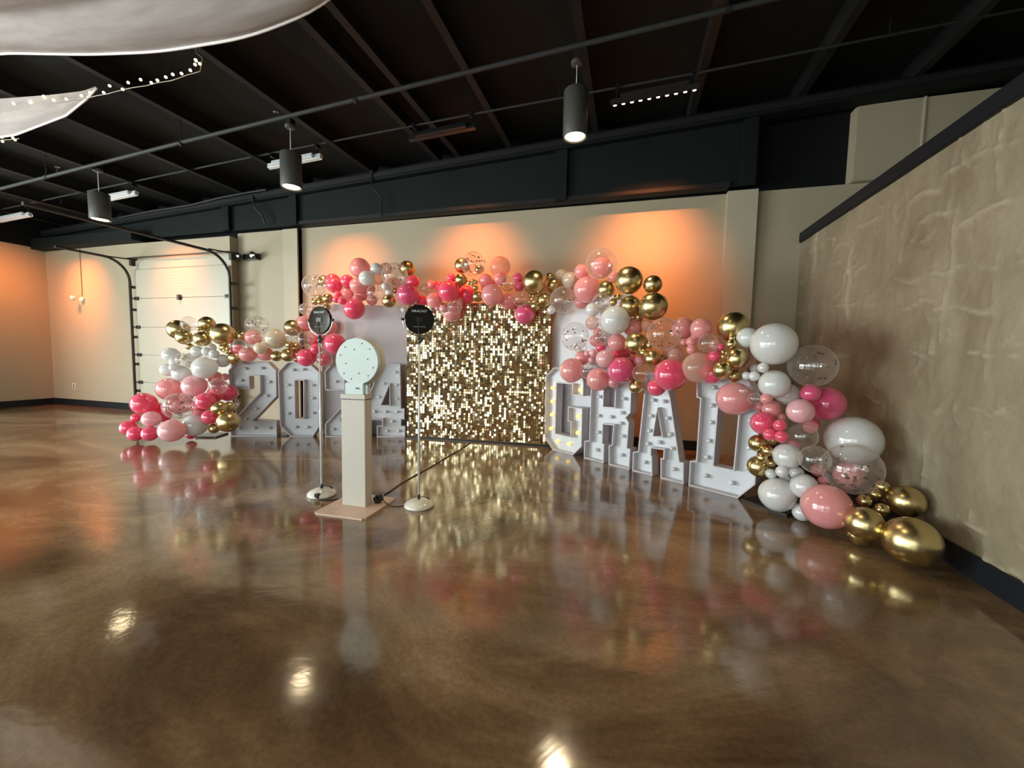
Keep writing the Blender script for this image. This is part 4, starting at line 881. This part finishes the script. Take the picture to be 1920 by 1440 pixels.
(-0.852,5.364,2.045,0.175,'C',"large clear gold-confetti balloon on the arch above the right panel"),
(-1.035,5.505,1.927,0.056,'W',"small milky white balloon on the arch above the right panel"),
(-0.631,5.464,2.019,0.087,'P',"mid-sized coral pink balloon on the arch above the right panel, leftmost"),
(-0.028,4.923,2.194,0.160,'G',"large shiny gold balloon in the gold cluster right of the arch peak, leftmost"),
(0.231,4.857,2.130,0.103,'G',"mid-sized shiny gold balloon in the gold cluster right of the arch peak"),
(-0.291,5.099,2.124,0.108,'G',"mid-sized shiny gold balloon on the arch above the right panel, rightmost"),
(-0.004,4.945,1.903,0.124,'G',"large shiny gold balloon in the gold cluster right of the arch peak, second from left"),
(0.239,4.694,1.868,0.152,'G',"large shiny gold balloon in the gold cluster right of the arch peak, rightmost"),
(-0.200,5.106,1.972,0.048,'G',"small shiny gold balloon in the gold cluster right of the arch peak, leftmost"),
(-0.153,5.191,2.047,0.044,'G',"small shiny gold balloon in the gold cluster right of the arch peak, second from left"),
(-0.335,4.998,1.959,0.108,'C',"mid-sized clear gold-confetti balloon on the arch above the right panel"),
(-0.459,5.258,1.902,0.092,'W',"mid-sized milky white balloon on the arch above the right panel"),
(-0.456,5.222,1.731,0.089,'S',"mid-sized blush translucent balloon on the garland above the letter G"),
(-0.164,4.827,1.730,0.167,'W',"large milky white balloon in the gold cluster right of the arch peak"),
(-0.651,5.089,1.557,0.177,'C',"large clear gold-confetti balloon on the garland above the letter G"),
(-0.326,4.999,1.539,0.098,'C',"mid-sized clear gold-confetti balloon on the garland above the letter G, rightmost"),
(-0.135,4.898,1.479,0.106,'P',"mid-sized coral pink balloon on the garland above the letter R, rightmost"),
(0.038,4.993,1.661,0.113,'P',"mid-sized coral pink balloon in the gold cluster right of the arch peak"),
(0.077,4.727,1.464,0.128,'G',"large shiny gold balloon on the garland above the letter R"),
(0.192,4.896,1.679,0.071,'S',"mid-sized blush translucent balloon in the gold cluster right of the arch peak"),
(0.347,4.528,1.562,0.172,'C',"large clear gold-confetti balloon on the garland above the letter A"),
(0.214,4.613,1.448,0.036,'G',"small shiny gold balloon on the garland above the letter R, rightmost"),
(0.157,4.634,1.365,0.043,'G',"small shiny gold balloon on the garland above the letter R, leftmost"),
(0.248,4.581,1.303,0.090,'G',"mid-sized shiny gold balloon on the garland above the letter R, rightmost"),
(-0.254,4.733,1.289,0.105,'L',"mid-sized pale pink balloon on the garland above the letter G"),
(-0.417,5.039,1.355,0.048,'L',"small pale pink balloon on the garland above the letter G"),
(-0.495,5.092,1.347,0.037,'L',"tiny pale pink balloon on the garland above the letter G, leftmost"),
(-0.435,5.051,1.272,0.037,'L',"tiny pale pink balloon on the garland above the letter G, rightmost"),
(-0.579,5.362,1.293,0.098,'P',"mid-sized coral pink balloon on the garland above the letter G, leftmost"),
(-0.596,5.271,1.424,0.082,'C',"mid-sized clear gold-confetti balloon on the garland above the letter G, leftmost"),
(-0.047,5.088,1.358,0.066,'H',"small hot pink balloon on the garland above the letter R, leftmost"),
(0.053,4.860,1.282,0.043,'H',"small hot pink balloon on the garland above the letter R, rightmost"),
(0.120,4.780,1.269,0.062,'P',"small coral pink balloon on the garland above the letter R"),
(0.468,4.767,1.355,0.105,'S',"mid-sized blush translucent balloon on the garland above the letter A, leftmost"),
(-0.409,5.281,1.517,0.079,'P',"mid-sized coral pink balloon on the garland above the letter G, rightmost"),
(-0.333,5.178,1.426,0.066,'H',"small hot pink balloon on the garland above the letter G"),
(-0.132,5.001,1.340,0.085,'H',"mid-sized hot pink balloon on the garland above the letter R, leftmost"),
(-0.358,5.062,1.735,0.047,'K',"small clear see-through balloon on the garland above the letter G"),
(0.093,5.000,1.780,0.062,'G',"small shiny gold balloon in the gold cluster right of the arch peak, rightmost"),
(-0.385,5.210,1.614,0.056,'P',"small coral pink balloon on the garland above the letter G"),
(-0.681,5.133,1.132,0.157,'P',"large coral pink balloon on the garland above the letter G, leftmost"),
(-0.470,5.010,1.134,0.093,'C',"mid-sized clear gold-confetti balloon on the garland above the letter G, second from left"),
(-0.337,4.932,1.040,0.140,'P',"large coral pink balloon on the garland above the letter G, rightmost"),
(-0.075,4.736,1.165,0.152,'M',"large deep magenta pink balloon on the garland above the letter R"),
(0.145,4.631,1.143,0.099,'K',"mid-sized clear see-through balloon on the garland above the letter R"),
(0.223,4.665,1.130,0.047,'K',"small clear see-through balloon on the garland above the letter R"),
(0.098,4.710,0.988,0.081,'G',"mid-sized shiny gold balloon on the garland above the letter R, leftmost"),
(0.300,4.560,0.999,0.096,'H',"mid-sized hot pink balloon on the garland above the letter A"),
(0.414,4.359,1.147,0.163,'H',"large hot pink balloon on the garland above the letter A"),
(0.545,4.686,1.635,0.116,'P',"large coral pink balloon on the garland above the letter A, leftmost"),
(0.544,4.510,1.476,0.040,'P',"small coral pink balloon on the garland above the letter A, leftmost"),
(0.593,4.375,1.478,0.048,'P',"small coral pink balloon on the garland above the letter A, second from left"),
(0.593,4.334,1.401,0.047,'P',"small coral pink balloon on the garland above the letter A, rightmost"),
(-0.158,4.888,1.017,0.069,'P',"mid-sized coral pink balloon on the garland above the letter R, leftmost"),
(0.046,4.984,1.208,0.073,'H',"mid-sized hot pink balloon on the garland above the letter R, rightmost"),
(0.346,4.702,1.300,0.058,'G',"small shiny gold balloon on the garland above the letter A"),
(0.478,4.596,1.340,0.084,'S',"mid-sized blush translucent balloon on the garland above the letter A, rightmost"),
(0.678,4.374,1.608,0.102,'P',"large coral pink balloon on the garland above the letter A, rightmost"),
(0.719,4.226,1.461,0.090,'C',"mid-sized clear gold-confetti balloon on the garland above the letter D, leftmost"),
(0.844,4.265,1.426,0.034,'H',"small hot pink balloon on the garland above the letter D, rightmost"),
(0.652,4.268,1.226,0.150,'S',"large blush translucent balloon on the garland above the letter A"),
(0.729,4.241,1.322,0.044,'H',"small hot pink balloon on the garland above the letter D, leftmost"),
(0.773,4.167,1.339,0.052,'H',"small hot pink balloon on the garland above the letter D, second from left"),
(0.774,4.250,1.177,0.103,'H',"large hot pink balloon on the garland above the letter D"),
(0.940,4.280,1.619,0.143,'G',"large shiny gold balloon on the garland above the letter D, leftmost"),
(0.894,4.105,1.450,0.045,'G',"small shiny gold balloon on the garland above the letter D, leftmost"),
(0.844,4.172,1.378,0.022,'G',"tiny shiny gold balloon on the garland above the letter D, leftmost"),
(0.872,4.152,1.366,0.018,'G',"tiny shiny gold balloon on the garland above the letter D, rightmost"),
(0.821,4.029,1.336,0.022,'G',"tiny shiny gold balloon on the garland above the letter D, second from left"),
(0.912,4.170,1.508,0.031,'G',"small shiny gold balloon on the garland above the letter D, rightmost"),
(0.945,4.093,1.320,0.098,'G',"large shiny gold balloon on the garland above the letter D, rightmost"),
(1.069,4.263,1.308,0.079,'S',"mid-sized blush translucent balloon on the garland above the letter D"),
(0.824,4.066,1.213,0.084,'G',"mid-sized shiny gold balloon on the garland above the letter D, leftmost"),
(0.952,4.175,1.163,0.065,'G',"mid-sized shiny gold balloon on the garland above the letter D, rightmost"),
(1.027,4.115,1.511,0.092,'W',"large milky white balloon on the garland above the letter D"),
(1.173,3.910,1.448,0.179,'W',"giant milky white balloon at the garland's upper right bend"),
(1.086,3.836,1.249,0.043,'W',"small milky white balloon at the garland's upper right bend"),
(1.016,4.035,1.171,0.037,'W',"small milky white balloon on the garland above the letter D, leftmost"),
(1.061,3.974,1.171,0.045,'W',"small milky white balloon on the garland above the letter D, second from left"),
(1.123,4.197,1.232,0.046,'W',"small milky white balloon on the garland above the letter D, rightmost"),
(1.200,3.917,1.110,0.121,'W',"large milky white balloon at the garland's upper right bend, leftmost"),
(1.354,4.068,1.014,0.098,'W',"large milky white balloon at the garland's upper right bend, rightmost"),
(1.450,3.864,1.273,0.173,'C',"giant clear gold-confetti balloon at the garland's upper right bend"),
(1.619,3.994,0.957,0.142,'M',"large deep magenta pink balloon at the garland's upper right bend"),
(1.466,3.907,1.046,0.076,'M',"mid-sized deep magenta pink balloon at the garland's upper right bend"),
(1.357,3.783,0.905,0.101,'L',"large pale pink balloon at the garland's upper right bend"),
(0.940,4.092,0.956,0.153,'P',"large coral pink balloon on the garland above the letter D"),
(1.018,4.048,1.036,0.107,'K',"large clear see-through balloon on the garland above the letter D"),
(1.063,3.921,0.979,0.055,'C',"mid-sized clear gold-confetti balloon on the garland above the letter D, rightmost"),
(1.130,3.858,0.987,0.047,'P',"small coral pink balloon at the garland's upper right bend"),
(1.216,3.997,0.887,0.077,'P',"mid-sized coral pink balloon at the garland's upper right bend"),
(1.139,3.936,0.770,0.100,'H',"large hot pink balloon in the right leg beside the letter D"),
(1.209,3.748,0.784,0.049,'H',"mid-sized hot pink balloon in the right leg beside the letter D, second from left"),
(1.285,3.966,0.823,0.034,'P',"small coral pink balloon in the right leg beside the letter D"),
(1.158,3.797,0.695,0.052,'H',"mid-sized hot pink balloon in the right leg beside the letter D, leftmost"),
(1.221,3.729,0.696,0.049,'H',"mid-sized hot pink balloon in the right leg beside the letter D, rightmost"),
(1.535,4.016,0.769,0.060,'M',"mid-sized deep magenta pink balloon in the right leg beside the letter D, rightmost"),
(1.143,4.083,0.895,0.045,'P',"small coral pink balloon on the garland above the letter D"),
(0.824,4.402,1.444,0.069,'P',"mid-sized coral pink balloon on the garland above the letter D"),
(0.663,4.505,1.535,0.061,'P',"mid-sized coral pink balloon on the garland above the letter A"),
(1.381,3.767,0.704,0.106,'K',"large clear see-through balloon in the right leg beside the letter D"),
(1.489,3.920,0.764,0.058,'P',"mid-sized coral pink balloon in the right leg beside the letter D"),
(1.786,3.899,0.676,0.197,'W',"giant milky white balloon in the right leg beside the letter D"),
(1.662,3.612,0.506,0.192,'C',"giant clear gold-confetti balloon at the right end by the plaster wall"),
(1.401,3.578,0.563,0.106,'C',"large clear gold-confetti balloon in the right leg beside the letter D"),
(1.124,3.979,0.582,0.076,'G',"mid-sized shiny gold balloon in the right leg beside the letter D, leftmost"),
(1.178,3.890,0.538,0.048,'G',"small shiny gold balloon in the right leg beside the letter D, second from left"),
(1.116,3.819,0.491,0.043,'G',"small shiny gold balloon in the right leg beside the letter D, leftmost"),
(1.216,3.912,0.432,0.037,'G',"small shiny gold balloon in the right leg beside the letter D, rightmost"),
(1.174,3.885,0.452,0.023,'G',"tiny shiny gold balloon in the right leg beside the letter D"),
(1.152,4.018,0.368,0.095,'G',"large shiny gold balloon low in the right leg on the floor"),
(1.278,4.114,0.590,0.054,'G',"mid-sized shiny gold balloon in the right leg beside the letter D, rightmost"),
(1.298,3.813,0.521,0.108,'W',"large milky white balloon in the right leg beside the letter D"),
(1.239,3.728,0.410,0.048,'W',"mid-sized milky white balloon low in the right leg on the floor, leftmost"),
(1.211,3.887,0.344,0.043,'W',"small milky white balloon low in the right leg on the floor, leftmost"),
(1.346,3.956,0.286,0.048,'W',"small milky white balloon low in the right leg on the floor, rightmost"),
(1.403,3.895,0.367,0.056,'W',"mid-sized milky white balloon low in the right leg on the floor, second from left"),
(1.261,3.855,0.177,0.142,'W',"large milky white balloon low in the right leg on the floor, leftmost"),
(1.407,3.746,0.299,0.101,'W',"large milky white balloon low in the right leg on the floor, rightmost"),
(1.420,3.782,0.072,0.072,'W',"mid-sized milky white balloon low in the right leg on the floor, rightmost"),
(1.480,3.528,0.221,0.167,'P',"giant coral pink balloon low in the right leg on the floor"),
(1.557,3.794,0.343,0.039,'P',"small coral pink balloon low in the right leg on the floor"),
(1.755,3.849,0.391,0.112,'P',"large coral pink balloon at the right end by the plaster wall"),
(1.616,3.296,0.200,0.114,'G',"large shiny gold balloon at the right end by the plaster wall, second from left"),
(1.641,3.405,0.080,0.080,'G',"large shiny gold balloon at the right end by the plaster wall, leftmost"),
(1.963,3.525,0.318,0.111,'G',"large shiny gold balloon at the right end by the plaster wall, rightmost"),
(1.794,3.141,0.171,0.153,'G',"giant shiny gold balloon at the right end by the plaster wall"),
(1.798,3.475,0.254,0.048,'G',"mid-sized shiny gold balloon at the right end by the plaster wall, third from left"),
(1.716,3.532,0.290,0.047,'G',"mid-sized shiny gold balloon at the right end by the plaster wall, leftmost"),
(1.826,3.631,0.322,0.050,'G',"mid-sized shiny gold balloon at the right end by the plaster wall, second from left"),
(1.849,3.591,0.396,0.045,'G',"mid-sized shiny gold balloon at the right end by the plaster wall, rightmost"),
(1.573,3.929,0.395,0.056,'P',"mid-sized coral pink balloon low in the right leg on the floor"),
(1.412,4.030,0.565,0.058,'M',"mid-sized deep magenta pink balloon in the right leg beside the letter D, leftmost"),
]

def sphere_me(name, mat, seg=32, rings=20):
    bm = bmesh.new(); prof = []
    for i in range(rings+1):
        th = PI*i/rings; r = math.sin(th); z = -math.cos(th)
        if z < 0: z *= 1.07+.03*abs(z); r *= 1-.05*abs(z)**2
        prof.append((max(r, .002), z))
    prof = [(.055, -1.235), (.05, -1.21), (.02, -1.17), (.03, -1.13), (.10, -1.095)] + [p for p in prof if p[1] > -1.06]
    lathe(bm, prof, seg); bmesh.ops.recalc_face_normals(bm, faces=bm.faces)
    me = bpy.data.meshes.new(name); bm.to_mesh(me); bm.free(); me.materials.append(mat)
    for p in me.polygons: p.use_smooth = True
    return me
BME = {k: sphere_me('balloon', m) for k, m in BM.items()}
conf = []
for v in range(4):
    vs, fs = [], []; r = np.random.RandomState(30+v)
    for q in range(40 if v % 2 else 26):
        d = r.randn(3); d[2] = d[2]*.8-.15; d /= np.linalg.norm(d); d = Vector(d); a = d.orthogonal().normalized(); b_ = d.cross(a); s = r.uniform(.055, .09); k0 = len(vs)
        for e in range(6): vs.append(tuple(d*.965+(a*math.cos(e*PI/3)+b_*math.sin(e*PI/3)*r.uniform(.85, 1))*s))
        fs.append(tuple(range(k0, k0+6)))
    me = bpy.data.meshes.new('confetti'); me.from_pydata(vs, [], fs); me.materials.append(m_conf); conf.append(me)
cpos = Vector((0, 0, 0))
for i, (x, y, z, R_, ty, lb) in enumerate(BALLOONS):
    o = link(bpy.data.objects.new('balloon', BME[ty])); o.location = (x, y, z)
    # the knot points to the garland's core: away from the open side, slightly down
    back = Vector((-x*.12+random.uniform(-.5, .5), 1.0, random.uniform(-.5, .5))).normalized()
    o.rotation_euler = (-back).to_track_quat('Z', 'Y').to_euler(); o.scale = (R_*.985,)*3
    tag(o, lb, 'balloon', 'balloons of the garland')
    if ty == 'C':
        c = link(bpy.data.objects.new('confetti', conf[i % 4])); c.parent = o; c['kind'] = 'stuff'
        c.rotation_euler = (random.uniform(0, 6), random.uniform(0, 6), random.uniform(0, 6))
